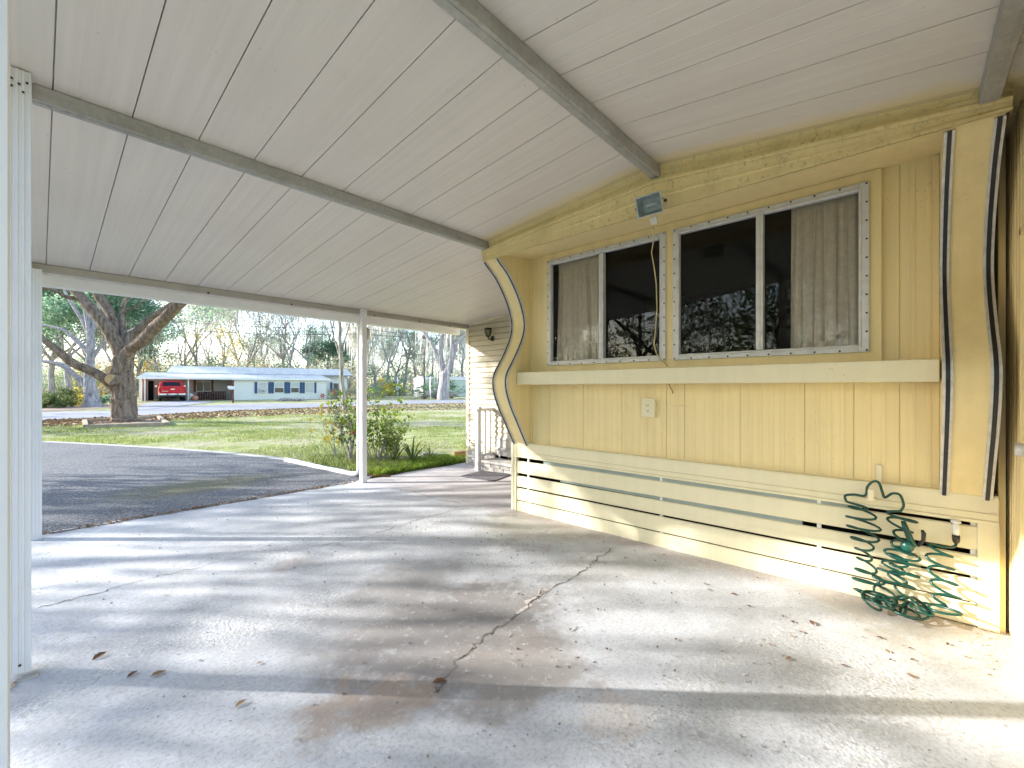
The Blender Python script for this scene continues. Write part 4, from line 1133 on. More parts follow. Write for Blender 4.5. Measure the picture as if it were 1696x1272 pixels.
# distant mass of wood closing the view (beyond the single trees)
rgn=np.random.default_rng(2); pts=[]
for k in range(2400):
    x=rgn.uniform(-160,980); t=rgn.uniform(108,150); a,b=dirn(x)
    pts.append((a*t,b*t,rgn.uniform(0,1)**1.3*12.5,1.9))
tag(leaf_cloud('far_wood',pts,40,.75,[leafmat('far_wood_leaves',[(.34,.35,.30),(.46,.45,.40),(.55,.52,.46),(.42,.40,.41),(.28,.34,.26)],.5)],asp=.22,seed=9,hang=.8),kind='stuff')
# undergrowth thickets between the houses and the wood
def thicket(seed,leaf,h,r):
    rg=random.Random(seed); e=empty('thicket',(0,0,0)); mb=MB(); cs=[]
    for k in range(26):
        a=rg.uniform(0,6.28); q=r*rg.random()**.6; z=h*rg.uniform(.06,1)*(1-.35*q/r); p=Vector((math.cos(a)*q,math.sin(a)*q,z))
        mb.tube([(p.x*.3,p.y*.3,-.1),(p.x*.7,p.y*.7,z*.5),p],[.07,.045,.015],5); cs.append((p.x,p.y,p.z,1.1))
    mb.build('stems',M['bark_grey'],e); leaf_cloud('foliage',cs,42,.30,M[leaf],e,seed=seed,asp=.45); return e
TH={k:thicket(i+60,*v) for i,(k,v) in enumerate({'pale':('leaf_pale',7,3),'green':('leaf_pine',6,3),'tan':('litter_pale',6.5,3),'gold':('leaf_gold',4.5,2.2)}.items())}
TU=set(); rgt=random.Random(5)
for i in range(58):
    x=(240+i*8.6 if i<38 else 590+(i-38)*26 if i<46 else 58+(i-46)*15)+rgt.uniform(-6,6); t=rgt.uniform(66,92)+(8 if x>600 else 0); k=rgt.choice(['pale','pale','green','tan','green','pale','gold','tan'])
    o=TH[k] if k not in TU else copy_tree(TH[k]); TU.add(k); a,b=dirn(x); o.location=(a*t,b*t,YARD); s=rgt.uniform(.8,1.35); o.scale=(s,s,s*rgt.uniform(.8,1.2)); o.rotation_euler.z=rgt.uniform(0,6)
    nm={'pale':'pale olive leaved','green':'cool green leaved','tan':'dry tan leaved','gold':'yellow leaved'}[k]; wh='beyond the street at the left' if i>=46 else 'behind the white house' if x<592 else 'behind the far grey mobile home'
    tag(o,'%s thicket under the wood %s'%(nm,wh),'thicket','%s thickets %s'%(nm,wh))
# undergrowth shrubs
def bush(name,loc,r,h,leaf,n,size,seed,label,group=None,cat='shrub'):
    rg=random.Random(seed); e=empty(name,loc,0,label,cat,group)
    cs=[];mb=MB()
    for k in range(n):
        a=rg.uniform(0,6.28); q=r*rg.random()**.6; z=h*rg.uniform(.15,1)*(1-.45*(q/r))
        cs.append((math.cos(a)*q,math.sin(a)*q,z,r*.33)); 
        if k%3==0: mb.tube([(math.cos(a)*q*.15,math.sin(a)*q*.15,-.02),(math.cos(a)*q*.6,math.sin(a)*q*.6,z*.55),(math.cos(a)*q,math.sin(a)*q,z)],[.02*h*.5,.012*h*.5,.005*h*.5],4)
    mb.build('stems',M['bark_grey'],e); leaf_cloud('foliage',cs,60,size,M[leaf],e,seed=seed); return e
for i,(x,y,r,h,lf,lb) in enumerate(((590,662,1.6,2.4,'leaf_pale','grey twiggy shrub at the right end of the white house'),(612,660,2.0,2.6,'leaf_pine','dark green shrub right of the third post across the street'),
    (634,658,1.6,3.2,'leaf_gold','yellow leaved shrub across the street right of the third post'),(645,655.5,1.2,2.2,'leaf_gold','small orange shrub left of the far mobile home'),(655,656,1.6,3.0,'leaf_oak','brown green thicket left of the far white shed end'),
    (128,672,1.0,1.3,'leaf_gold','golden bush left of the pale barked oak'),(104,674,1.2,1.5,'leaf_oak','low dark bush beyond the street behind the far left post'),(176,671,.9,.9,'leaf_pine','small green bush right of the pale barked oak'),
    (82,676,1.0,1.0,'leaf_oak','reddish low bush at the street edge by the far left post'),(560,660,1.3,1.6,'leaf_pale','bare shrub under the window at the right end of the white house'))):
    bush('shrub',tuple(gnd(x,y)),r,h,lf,26,.16,40+i,lb,None)

# ---- off to the left of the drive: oaks that shade the floor and stand in the window reflections
def shade_tree(x,y,h,seed,lab,leafn=12,lr=.66,spread=.8):
    e=make_tree('oak_tree',h,.28,4,seed,lab,'tree',leaf='leaf_oak',leafn=leafn,lsize=.2,lrad=lr,moss=300,mossL=1.2,mossw=.09,spread=spread,barkm='bark',up=.05,trunk_f=.24,kid=(2,3))
    e.location=(x,y,YARD); return e
SH=[(-9.5,12.5,8.5,101,'oak beside the drive left of the carport'),(-14.5,8.5,10,102,'taller oak beside the drive facing the windows'),(-15,17,11,103,'broad oak beyond the drive to the left'),(-21,4,12,104,'oak at the far left of the yard'),(-20,13,13,105,'tall mossy oak in the left yard'),(-12,3.5,8,106,'young oak opposite the windows'),(-8,15.2,9.5,107,'oak at the street side of the drive')]
for a in SH: shade_tree(a[0],a[1],a[2],a[3],a[4])

# wood closing the view to the left of the yard
pts=[]
for k in range(1100):
    a=rgn.uniform(1.05,3.6); d=rgn.uniform(32,60); pts.append((math.cos(a+math.pi*.5-.9)*d-4,math.sin(a+math.pi*.5-.9)*d+3,rgn.uniform(0,1)**1.2*9,1.7))
pts=[p for p in pts if (p[0]*FV[0]+p[1]*FV[1])<abs(p[0]*RV[0]+p[1]*RV[1])*.72]
tag(leaf_cloud('left_wood',pts,34,.6,[M['leaf_oak']],asp=.35,seed=19,hang=.6),kind='stuff')

# ================================================================ BED PLANTS
def sprig(name,loc,n,h,spread,leaf,lsize,lper,seed,label,cat='shrub',stemm='bark_grey',extra=None):
    rg=random.Random(seed); e=empty(name,loc,0,label,cat); mb=MB(); cs=[]
    for k in range(n):
        a=rg.uniform(0,6.28); tilt=rg.uniform(.05,spread); hh=h*rg.uniform(.55,1)
        p=Vector((rg.gauss(0,.07),rg.gauss(0,.07),-.02)); pts=[p.copy()]; d=Vector((math.cos(a)*tilt,math.sin(a)*tilt,1)).normalized()
        for j in range(6):
            d=(d+Vector((rg.gauss(0,.12),rg.gauss(0,.12),rg.gauss(0,.05)))).normalized(); p=p+d*hh/6; pts.append(p.copy())
            if j>1:
                for _ in range(2):
                    q=p+Vector((rg.gauss(0,.09),rg.gauss(0,.09),rg.gauss(0,.06))); mb.tube([p,q],[.004,.002],4,cap=False); cs.append((*q,.07))
                cs.append((*p,.06))
        mb.tube(pts,[.009,.008,.007,.006,.005,.004,.003],5,cap=False)
    mb.build('stems',M[stemm],e); leaf_cloud('leaves',cs,lper,lsize,M[leaf],e,seed=seed,asp=.65)
    if extra: extra(e,cs,rg)
    return e
def flowers(e,cs,rg):
    red=plain('red_petals',(.42,.02,.015),.6)
    for (x,y) in ((553,650),(584,716),(600,668)):
        m=MB(); p=at(x,y,7.2)-Vector(e.location)
        for k in range(11):
            a=k*2.4; r=.006+.0012*k; m.obox(p+Vector((math.cos(a)*r,math.sin(a)*r,.002*k-.01)),(.008,0,.004),(0,.008,.003),(0,.002,.004))
        m.build('flower',red,e)
sprig('rose_bush',tuple(gnd(583,768)),11,1.35,.5,'leaf_oak',.050,5,1,'leggy rose bush with a red bloom left of the third post','rose bush',extra=flowers)
sprig('flowering_shrub',tuple(gnd(622,768)),14,1.5,.48,'leaf_bright',.065,5,2,'yellow green leafy shrub right of the third post')
sprig('flowering_shrub',tuple(gnd(648,766)),12,.85,.6,'leaf_bright',.055,4,3,'lower twiggy shrub at the right side of the flower bed')
sprig('vine_sapling',tuple(at(572,762,7.9)-Vector((0,0,.0)))[:3] if False else tuple(gnd(560,765)),4,1.25,.2,'leaf_gold',.11,1,4,'thin sapling with large yellow leaves at the left of the bed','sapling')
def blades(name,loc,n,L,w,seed,label,cat,mat='leaf_bright'):
    rg=random.Random(seed); e=MB()
    for k in range(n):
        a=rg.uniform(0,6.28); el=rg.uniform(.7,1.35); ll=L*rg.uniform(.6,1); d=Vector((math.cos(a),math.sin(a),0)); sd=Vector((-math.sin(a),math.cos(a),0))
        vs=[]; S=7
        for j in range(S+1):
            f=j/S; x=ll*f*math.cos(el)*(1+.3*f); z=ll*(f*math.sin(el)-.45*f*f*f)
            ww=w*(1-f)**.6*(.6+.4*min(1,f*6))
            c=d*x+Vector((0,0,z)); vs+=[c-sd*ww*.5,c+sd*ww*.5]
        e.add(vs,[(2*j,2*j+1,2*j+3,2*j+2) for j in range(S)],0,True)
    return tag(e.build(name,M[mat],loc=loc),label,cat)
blades('strap_leaf_plant',tuple(gnd(683,768)),13,.95,.04,1,'dark strap leaved plant arching over the right of the flower bed','plant','leaf_oak')
blades('strap_leaf_plant',tuple(gnd(652,770)),8,.9,.045,2,'strap leaved plant growing through the middle of the flower bed','plant','leaf_oak')
blades('strap_leaf_plant',tuple(gnd(712,763)),7,.5,.03,3,'small strap leaved plant at the bed end near the white kerb','plant','leaf_oak')
# grass : bed fringe and lawn
def grassmesh(name,P_,L,w,mat,seed=1,lean=.5):
    rg=np.random.default_rng(seed); N=len(P_)
    a=rg.random(N)*6.283; l=L*(.5+rg.random(N)); ln=rg.normal(size=(N,2))*lean
    dx=np.stack([np.cos(a),np.sin(a),np.zeros(N)],1)*(w*(.6+.8*rg.random(N)))[:,None]
    mid=P_+np.stack([ln[:,0]*l*.3,ln[:,1]*l*.3,l*.6],1); tip=P_+np.stack([ln[:,0]*l,ln[:,1]*l,l*.95],1)
    V=np.stack([P_-dx*.5,P_+dx*.5,mid+dx*.4,mid-dx*.4,tip],1).reshape(-1,3)
    b=(np.arange(N)*5)[:,None]; F4=(b+np.array([0,1,2,3])[None]); F3=b+np.array([3,2,4,4])[None]
    me=bpy.data.meshes.new(name); V_=V; nf=N*2
    me.vertices.add(len(V_)); me.vertices.foreach_set('co',V_.astype(np.float32).ravel())
    tri=(b+np.array([3,2,4])[None])
    loops=np.concatenate([F4.ravel(),tri.ravel()]).astype(np.int32)
    me.loops.add(len(loops)); me.loops.foreach_set('vertex_index',loops)
    ls=np.concatenate([np.arange(N)*4,N*4+np.arange(N)*3]).astype(np.int32); lt=np.concatenate([np.full(N,4),np.full(N,3)]).astype(np.int32)
    me.polygons.add(nf); me.polygons.foreach_set('loop_start',ls); me.polygons.foreach_set('loop_total',lt)
    me.materials.append(mat); me.update(calc_edges=True)
    o=bpy.data.objects.new(name,me); C.objects.link(o); return o
rg=np.random.default_rng(5)
# bed
n=5000; u=rg.random(n); x=3.40+u*1.85; y=5.86+rg.random(n)**1.3*(.95-.25*u); z=np.full(n,YARD)
tag(grassmesh('bed_grass',np.stack([x,y,z],1),.10,.010,M['leaf_bright'],1,.7),kind='stuff')
n=3500; x=2.35+rg.random(n)*.9; y=6.0+rg.random(n)*2.2; x=x+.85;k=(x>3.33-(y-6)*.115+.03)&(y>6.05); 
x=x[k];y=y[k]; tag(grassmesh('bed_grass',np.stack([x,y,np.full(len(x),YARD)],1),.11,.011,M['grass'],2,.6),kind='stuff')
# lawn
def xedge(y):   # right edge of the drive at y
    for a,b in zip(E[:-1],E[1:]):
        if a.y<=y<=b.y or b.y<=y<=a.y: return a.x+(b.x-a.x)*(y-a.y)/(b.y-a.y+1e-9)
    return E[-1].x
ys=np.linspace(5.9,24,200); xe=np.array([xedge(v) for v in ys])
n=150000
t=6.5+17*rg.random(n)**1.15; px=rg.uniform(40,790,n)
ax=FV[0]+RV[0]*(px-CX)/FPX; ay=FV[1]+RV[1]*(px-CX)/FPX
x=ax*t; y=ay*t
clump=(np.sin(x*1.7+np.sin(y*2.1))+np.sin(y*1.3+x*.6)+np.sin(x*4.1)*np.sin(y*3.7)*.8)
k=(x>np.interp(y,ys,xe)+.22)&(y>6.9)&(clump+rg.normal(size=n)*.7>.25)&(y<23)
k&=~((x>2.3)&(x<5.4)&(y<7.2)); x=x[k];y=y[k]
tag(grassmesh('lawn_grass',np.stack([x,y,np.full(len(x),YARD)],1),.05,.011,M['grass'],3,.7),kind='stuff')
# fallen leaves along the street edge
n=9000; f=rg.random(n); pxx=60+f*730; pyy=np.interp(pxx,[p[0] for p in near],[p[1] for p in near])+rg.random(n)**1.5*11
t=(H-YARD)*FPX/(pyy-HY); u=(pxx-CX)/FPX
P_=np.stack([(FV[0]+RV[0]*u)*t,(FV[1]+RV[1]*u)*t,np.full(n,YARD+.02)],1)
tag(leaf_cloud('leaf_litter',np.concatenate([P_,np.full((n,1),.05)],1),1,.11,M['litter'],flat=.9,seed=7,asp=.6),kind='stuff')
# drain grate
gr=empty('drain_grate',tuple(gnd(625,786)),0,'rusty slotted drain grate in the paving beside the third post','drain grate')
m=MB()
q0=gnd(604,781);q1=gnd(652,783);q2=gnd(640,791);q3=gnd(602,790)
lo=Vector(gr.location)
for k in range(13):
    f=k/12; a=q0.lerp(q1,f); b=q3.lerp(q2,f); m.obox((a+b)/2-lo+Vector((0,0,.02)),(b-a)/2,Vector((.012,.0,0)),(0,0,.008))
m.obox((q0+q1)/2-lo+Vector((0,0,.02)),(q1-q0)/2,(0,.01,0),(0,0,.010)); m.obox((q2+q3)/2-lo+Vector((0,0,.02)),(q1-q0)/2,(0,.01,0),(0,0,.010))
m.build('bars',M['rust'],gr)
m=MB(); m.add([tuple(p-lo+Vector((0,0,.006))) for p in (q0,q1,q2,q3)],[(0,3,2,1)]); m.build('pit',M['crack'],gr)
# short pale kerb piece and brown block at the end of the bed
m=MB(); a=gnd(700,757.5);b=gnd(742,759); m.obox((a+b)/2+Vector((0,0,.04)),(b-a)/2,(.02,.06,0),(0,0,.05)); tag(m.build('garden_edging',M['kerb']),'pale concrete edging piece behind the strap leaved plants','edging')
m=MB(); a=gnd(752,756);b=gnd(770,753.5); m.obox((a+b)/2+Vector((0,0,.04)),(b-a)/2,(.03,.06,0),(0,0,.05)); tag(m.build('garden_edging',plain('brown_block',(.30,.17,.09),.9,var=.3,ns=20)),'brown block edging near the corner of the cream siding','edging')

# ---- single dry leaves on the slab
lf=[(165,1088,1),(219,1119,1),(262,1118,1),(399,1167,1),(356,975,0),(560,900,0),(728,1131,1),(1082,967,0),(1036,925,0),(1168,968,0),(1175,978,0),(1215,985,0),(1297,1022,0),(1313,1031,0),(1345,1033,1),(1327,1048,0),(1312,1055,0),(1307,1092,1),(1276,1069,0),(1196,1080,0),(1430,1057,0),(1458,1058,0),(1508,1075,0),(1512,1094,0),(1475,1094,0),(1509,1121,1),(1051,913,0),(1100,920,0),(830,915,0),(700,1000,0),(1005,1076,0),(945,1044,0),(1470,1080,0),(1400,1105,0),(1536,1040,0),(160,950,0),(300,1010,0),(640,870,0),(520,842,0),(905,880,0),(1000,898,0),(1085,880+50,0),(1240,1005,0),(1255,958,0),(430,1100,0),(1600,1090,0),(1640,1120,0),(1570,1068,0),(990,1010,0),(1120,1060,0),(860,985,0)]
lm=[leafmat('dry_leaf_a',[(.17,.085,.05),(.17,.085,.05)],.1),leafmat('dry_leaf_b',[(.28,.17,.09),(.28,.17,.09)],.1)]
def leafproto(seed,mat,s):
    rg=random.Random(seed); m=MB(); n=8; vs=[]
    for j in range(n+1):
        f=j/n; w=math.sin(math.pi*min(1,f*1.02+.02))*.26*(1+.2*rg.uniform(-1,1)); x=(f-.5); z=.10*math.sin(f*3)+.03*rg.random()
        vs+=[(x*s,-w*s,(z+.10*w)*s),(x*s,0,z*s*.6),(x*s,w*s,(z+.14*w)*s)]
    m.add(vs,[(3*j+k,3*j+k+1,3*j+k+4,3*j+k+3) for j in range(n) for k in (0,1)],0,True)
    return m.build('dry_leaf',mat)
pr=[leafproto(1,lm[0],.062),leafproto(2,lm[1],.058),leafproto(3,lm[0],.034),leafproto(4,lm[1],.034)]; us=set(); rg=random.Random(2)
for i,(x,y,b) in enumerate(lf):
    k=(0 if b else 2)+(rg.random()<.45)
    o=pr[k] if k not in us else pr[k].copy()
    if k in us: C.objects.link(o)
    us.add(k); p=gnd(x,y,0); o.location=(p.x,p.y,slabz(p.x,p.y)+.004); o.rotation_euler=(rg.uniform(-.15,.15),rg.uniform(-.1,.1),rg.uniform(0,6.28))
    s=rg.uniform(.6,1.05); o.scale=(s,s*rg.uniform(.7,1.1),s)
    tag(o,('long brown dry leaf lying on the concrete slab' if k==0 else 'long tan dry leaf lying on the concrete slab' if k==1 else 'small brown dry leaf lying on the concrete slab' if k==2 else 'small tan dry leaf lying on the concrete slab'),'leaf',('long brown','long tan','small brown','small tan')[k]+' leaves on the slab')
# specks of grit and crumbs
rgn=np.random.default_rng(12); n=3200
x=rgn.uniform(0,3.25,n); y=rgn.uniform(-.3,5.6,n)
dens=np.exp(-((x-2.0-(y-1.5)*.35)/.55)**2); k=rgn.random(n)<.14+.86*dens*(y<3.4); x=x[k];y=y[k]
z=np.where(y<2.9,0,-.025*(y-2.9))+.003
p=np.stack([x,y,z,np.full(len(x),.002)],1)
tag(leaf_cloud('grit',p,1,.011,[plain('grit_stone',(.33,.28,.24),.9,var=.6,ns=25)],flat=.6,seed=3,asp=.8,vary=1.2),kind='stuff')
n=700; c=[g0(870,908),g0(1200,965),g0(1560,1045)]
pp=[]
for (px,py) in zip(rgn.uniform(828,912,420),rgn.uniform(900,914,420)):
    q=g0(px,py); pp.append((q.x,q.y,slabz(q.x,q.y)+.004,.003))
for (px,py) in zip(rgn.uniform(1600,1668,140),rgn.uniform(1040,1110,260)):
    q=g0(px,py); pp.append((q.x,q.y,.004,.003))
tag(leaf_cloud('rubble_crumbs',pp,1,.009,M['rubble'],flat=.5,seed=5,asp=.8,vary=1.0),kind='stuff')
yj=5.755
pp=[(x_,yj+rgn.normal()*.03,slabz(0,5.7)+.012,.01) for x_ in rgn.uniform(-.5,3.05,500)]
tag(leaf_cloud('joint_litter',pp,1,.03,M['litter'],flat=.7,seed=6,asp=.5),kind='stuff')
SUN_E=3.0; SKY_S=.15; EXPO=1.93
# ================================================================ ACROSS THE STREET
hl=at(231,623.6,44.3); hr=at(545,627,53.7)
ex=Vector((hr.x-hl.x,hr.y-hl.y,0)); HL=ex.length; ex.normalize(); rz=math.atan2(ex.y,ex.x)
house=empty('ranch_house',(hl.x,hl.y,YARD),rz,'long white ranch house with metal roof, blue shutters and an open carport across the street','house')
inv=Matrix.Rotation(-rz,3,'Z')
nb=Vector((-ex.y,ex.x,0))      # away from the street side
if nb.dot(Vector((hl.x,hl.y,0)))<0: nb=-nb
def hx(x,off=0):               # local coordinate along the front for a pixel column
    a,b=dirn(x); o=Vector((hl.x,hl.y,0))+nb*off
    # intersect ray (a,b)*t with line o+ex*s
    det=a*(-ex.y)-b*(-ex.x); t=(o.x*(-ex.y)-o.y*(-ex.x))/det
    p=Vector((a*t,b*t,0)); return (p-o).dot(ex)
sg=1 if (inv@nb).y>0 else -1
WS=plain('white_siding',(.93,.91,.87),.6,var=.04)
def lapmat(name,c,scale=4.5,amt=.25):
    t=NT(name); w=t.n.new('ShaderNodeTexWave'); w.wave_type='BANDS'; w.bands_direction='Z'; w.wave_profile='SAW'; w.inputs['Scale'].default_value=scale; t.l.new(t.co,w.inputs['Vector'])
    t.col(c); t.bump(w.outputs['Fac'],.9,.03); return t.set(.6)
LAP=lapmat('white_lap_siding',(.93,.91,.87),1.6)
t=NT('metal_roof'); w=t.n.new('ShaderNodeTexWave'); w.bands_direction='X'; w.inputs['Scale'].default_value=1.1; t.l.new(t.co,w.inputs['Vector'])
t.col(t.ramp(t.noise(1.2,5,.7,co=t.map((1,.3,1))),[(.35,(.60,.61,.64)),(.65,(.80,.80,.80))])); t.bump(w.outputs['Fac'],.5,.03); M['mroof']=t.set(.35,.3)
SHUT=plain('blue_shutter',(.04,.09,.20),.6,var=.1)
DK=plain('dark_window_glass',(.03,.035,.04),.12,var=.3,spec=.8)
def hb(nm,x0,x1,y0,y1,z0,z1,mat,par=None,bev=0):
    m=MB(); m.box((x0,sg*y0,z0),(x1,sg*y1,z1),0,bev); return m.build(nm,mat,par or house)
EZ=2.48; xe0,xe1=0,HL
xc=hx(385)
# enclosed front rooms
hb('wall',xc,xe1-.25,.45,3.4,-.1,EZ-.12,LAP)
# carport
for x in (240,312): s_=hx(x,.3); hb('post',s_-.06,s_+.06,.25,.37,0,EZ-.1,WS)
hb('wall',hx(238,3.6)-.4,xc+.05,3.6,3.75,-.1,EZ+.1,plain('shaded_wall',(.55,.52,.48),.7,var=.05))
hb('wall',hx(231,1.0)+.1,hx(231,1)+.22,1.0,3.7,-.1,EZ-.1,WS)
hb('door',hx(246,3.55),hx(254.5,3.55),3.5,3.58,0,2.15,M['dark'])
hb('door',hx(240,3.3),hx(245,3.3),3.3,3.36,0,2.1,WS)
w_=hb('picture_window',hx(325,3.5),hx(349.5,3.5),3.52,3.60,.95,2.2,WS)
for a,b in ((hx(326,3.5),hx(336.5,3.5)),(hx(337.5,3.5),hx(348.5,3.5))): hb('pane',a,b,3.50,3.53,1.02,2.12,DK,w_)
hb('shutter',hx(321,3.5),hx(325,3.5),3.47,3.56,.9,2.25,M['rust']); hb('shutter',hx(349.5,3.5),hx(353.5,3.5),3.47,3.56,.9,2.25,M['rust'])
m=MB(); a,b=hx(327,2.4),hx(374,2.4); m.box((a,sg*2.38,.05),(b,sg*2.44,.15)); m.box((a,sg*2.38,.88),(b,sg*2.44,.96))
k=a
while k<b: m.box((k,sg*2.39,.15),(k+.10,sg*2.43,.88)); k+=.16
m.build('porch_fence',plain('maroon_lattice',(.085,.02,.022),.8,var=.2),house)
# lower roof (lean-to all along the front)
m=MB(); z0,z1=EZ,EZ+.62
m.add([(-.2,0,z0),(xe1+.15,0,z0),(xe1-.4,sg*4.4,z1),(-.2,sg*4.4,z1),(-.2,0,z0-.05),(xe1+.15,0,z0-.05),(xe1-.4,sg*4.4,z1-.06),(-.2,sg*4.4,z1-.06)],[(0,1,2,3),(4,7,6,5),(3,7,4,0),(1,5,6,2)])
m.build('roof',M['mroof'],house)
hb('fascia',-.22,xe1+.17,-.05,-.003,z0-.19,z0+.02,WS)
# main block behind with gable roof
q0=hx(288,4.4); q1=hx(583,4.4)
hb('wall',q0,q1-.6,4.5,11.5,-.1,3.0,LAP)
m=MB(); r0,r1=q0-.6,q1
e0,e1=3.10,4.05; yf,yr,yb_=3.9,8.1,12.2
m.add([(r0,sg*yf,e0),(r1,sg*yf,e0),(r1-.0,sg*yr,e1),(r0,sg*yr,e1),(r0,sg*yb_,e0),(r1,sg*yb_,e0),(r0,sg*yf,e0-.16),(r1,sg*yf,e0-.16)],[(0,1,2,3),(3,2,5,4),(0,6,7,1)])
m.build('roof',M['mroof'],house)
m=MB(); m.add([(q0-.02,sg*4.2,3.0),(q0-.02,sg*yr,e1-.06),(q0-.02,sg*12,3.0)],[(0,1,2)]); m.add([(q1-.3,sg*4.2,3.0),(q1-.3,sg*yr,e1-.06),(q1-.3,sg*12,3.0)],[(0,1,2)])
m.build('gable',WS,house)
hb('fascia',r0-.02,r1+.02,yf-.05,yf-.01,e0-.22,e0-.02,plain('grey_fascia',(.30,.29,.31),.6))
# windows and shutters on the enclosed front
def wz(y): return (HY-y)
for (a,b,dark) in ((426,444,0),(453.5,471,1),(480.6,496.4,1),(504.7,520.7,0)):
    A_,B_=hx(a,.45),hx(b,.45)
    f=hb('window',A_+.03,B_-.03,.40,.452,.78,2.02,WS)
    if dark:
        hb('pane',A_+.1,B_-.1,.385,.41,.84,1.38,DK,f); hb('pane',A_+.1,B_-.1,.39,.41,1.44,1.96,plain('white_blind',(.6,.6,.57),.6),f)
    else:
        hb('pane',A_+.1,B_-.1,.39,.41,.84,1.96,plain('drawn_blind',(.62,.60,.55),.6),f)
for (a,b) in ((421.7,426.0),(444.5,448.8),(449.3,453.5),(471,475.5),(476,480.6),(496.4,500.4),(500.9,504.7),(520.7,524)):
    hb('shutter',hx(a,.4),hx(b,.4),.36,.45,.74,2.06,SHUT)
ac=hb('air_conditioner',hx(432,.2),hx(439.5,.2),.05,.44,.80,1.25,M['white_pl']); hb('grille',hx(432.8,.2),hx(438.6,.2),.03,.052,.86,1.18,M['teal'],ac)
hb('window',hx(547,4.4),hx(550.5,4.4),4.42,4.5,.9,2.1,SHUT); f=hb('window',hx(551.5,4.4),hx(562,4.4),4.42,4.5,.9,2.1,WS); hb('pane',hx(552.5,4.4),hx(561,4.4),4.40,4.43,1,2.0,DK,f)
# red-white pinwheel ornament by the wall
def lpt(x,off,z): s_=hx(x,off); return Vector((hl.x,hl.y,YARD))+ex*s_+nb*off+Vector((0,0,z))
pw=empty('garden_ornament',tuple(lpt(534.5,-.3,0)),rz,'small red flower shaped garden ornament standing by the white wall','garden ornament')
m=MB()
for k in range(6):
    a=k*math.pi/3; m.obox((math.cos(a)*.18,0,.42+math.sin(a)*.18),(math.cos(a)*.13,0,math.sin(a)*.13),(0,.02,0),(-math.sin(a)*.06,0,math.cos(a)*.06))
m.tube([(0,.02,-.05),(0,.02,.4)],.02,6); m.build('petals',plain('orange_red_paint',(.55,.08,.03),.5),pw)
# branch pile
m=MB(); rg=random.Random(4)
for k in range(46):
    a=rg.uniform(-.5,.5)+(0 if rg.random()<.7 else 1.5); p=Vector((rg.gauss(0,1.0),rg.gauss(0,.35),.06+abs(rg.gauss(0,.11)))); L=rg.uniform(.4,1.3); d=Vector((math.cos(a),math.sin(a),rg.uniform(-.06,.14)))
    m.tube([p-d*L/2,p+Vector((0,0,.03)),p+d*L/2],[.03,.025,.012],5)
o=m.build('branch_pile',M['bark_grey'],loc=tuple(gnd(485,664.5))); o.rotation_euler.z=rz; tag(o,'low pile of cut grey branches on the grass in front of the shuttered windows','branch pile')
# bicycle / odds under the carport : a bicycle
def wheel(m,c,r,tr_=.025):
    pts=[(c[0]+math.cos(k*math.pi/9)*r,c[1],c[2]+math.sin(k*math.pi/9)*r) for k in range(19)]; m.tube(pts,tr_,5,cap=False)
bk=empty('bicycle',tuple(lpt(343,1.6,0)),rz,'dark bicycle parked under the carport in front of the maroon lattice','bicycle')
for cx_ in (-.55,.55): m=MB(); wheel(m,(cx_,0,.33),.32); m.build('wheel',M['black'],bk)
m=MB(); J={'b':(0,0,.3),'s':(-.15,0,.85),'h':(.42,0,.85),'r':(-.55,0,.33),'f':(.55,0,.33)}
for a,b in ('bs','bh','sh','br','sr','hf'): m.tube([J[a],J[b]],.022,6)
m.build('frame',M['black'],bk)
m=MB(); m.tube([(-.28,0,.93),(-.05,0,.93)],[.05,.03],6); m.build('saddle',M['black'],bk)
m=MB(); m.tube([(.42,0,.85),(.40,0,1.05),(.45,-.25,1.1)],.018,5); m.tube([(.40,0,1.05),(.45,.25,1.1)],.018,5); m.build('handlebar',M['alu'],bk)
# rounded orange-pink pot beside the carport post
m=MB(); m.lathe([(0,0),(.18,.0),(.30,.16),(.33,.30),(.27,.48),(.20,.54),(.0,.5)],(0,0,0),14); tag(m.build('plant_pot',plain('pink_clay',(.55,.24,.17),.7),loc=tuple(lpt(322.5,.2,0))),'round pink clay pot on the ground at the edge of the far carport','pot')
m=MB(); m.lathe([(0,0),(.22,.0),(.26,.4),(.24,.62),(.10,.75),(0,.78)],(0,0,0),12); tag(m.build('bin',M['white_pl'],loc=tuple(lpt(316,1.0,0))),'small white bin under the far carport behind its post','bin')
# mailbox post
p=gnd(386,667.5); mbx=empty('mailbox',tuple(p),rz,'red brown wooden mailbox post at the street edge before the white house','mailbox')
zt=(667.5-630)/FPX*((H-YARD)*FPX/(667.5-HY))
m=MB(); m.box((-.07,-.07,-.1),(.07,.07,zt),0,.01); m.build('post',plain('red_brown_wood',(.15,.05,.035),.85,var=.3,ns=12),mbx)
m=MB(); m.box((-.34,-.10,zt*.60),(.10,.10,zt*.60+.10)); m.build('arm',M['white'],mbx)
m=MB(); m.prism([(-.42+ (0 if True else 0),math.cos(a)*.11,zt*.60+.20+math.sin(a)*.11) for a in [k*math.pi/6 for k in range(7)]]+[(-.42,-.11,zt*.60+.1),(-.42,.11,zt*.60+.1)],(.5,0,0)); m.build('box',M['white'],mbx)
# utility pole far right, dark thin pole and lines
m=MB(); p=gnd(776,657); 
p=gnd(702.5,660.5); m=MB(); m.tube([(0,0,-.2),(0,0,9)],[.13,.10],8); tag(m.build('utility_pole',M['bark'],loc=tuple(p)),'thin brown wooden pole standing in front of the far grey mobile home','pole')
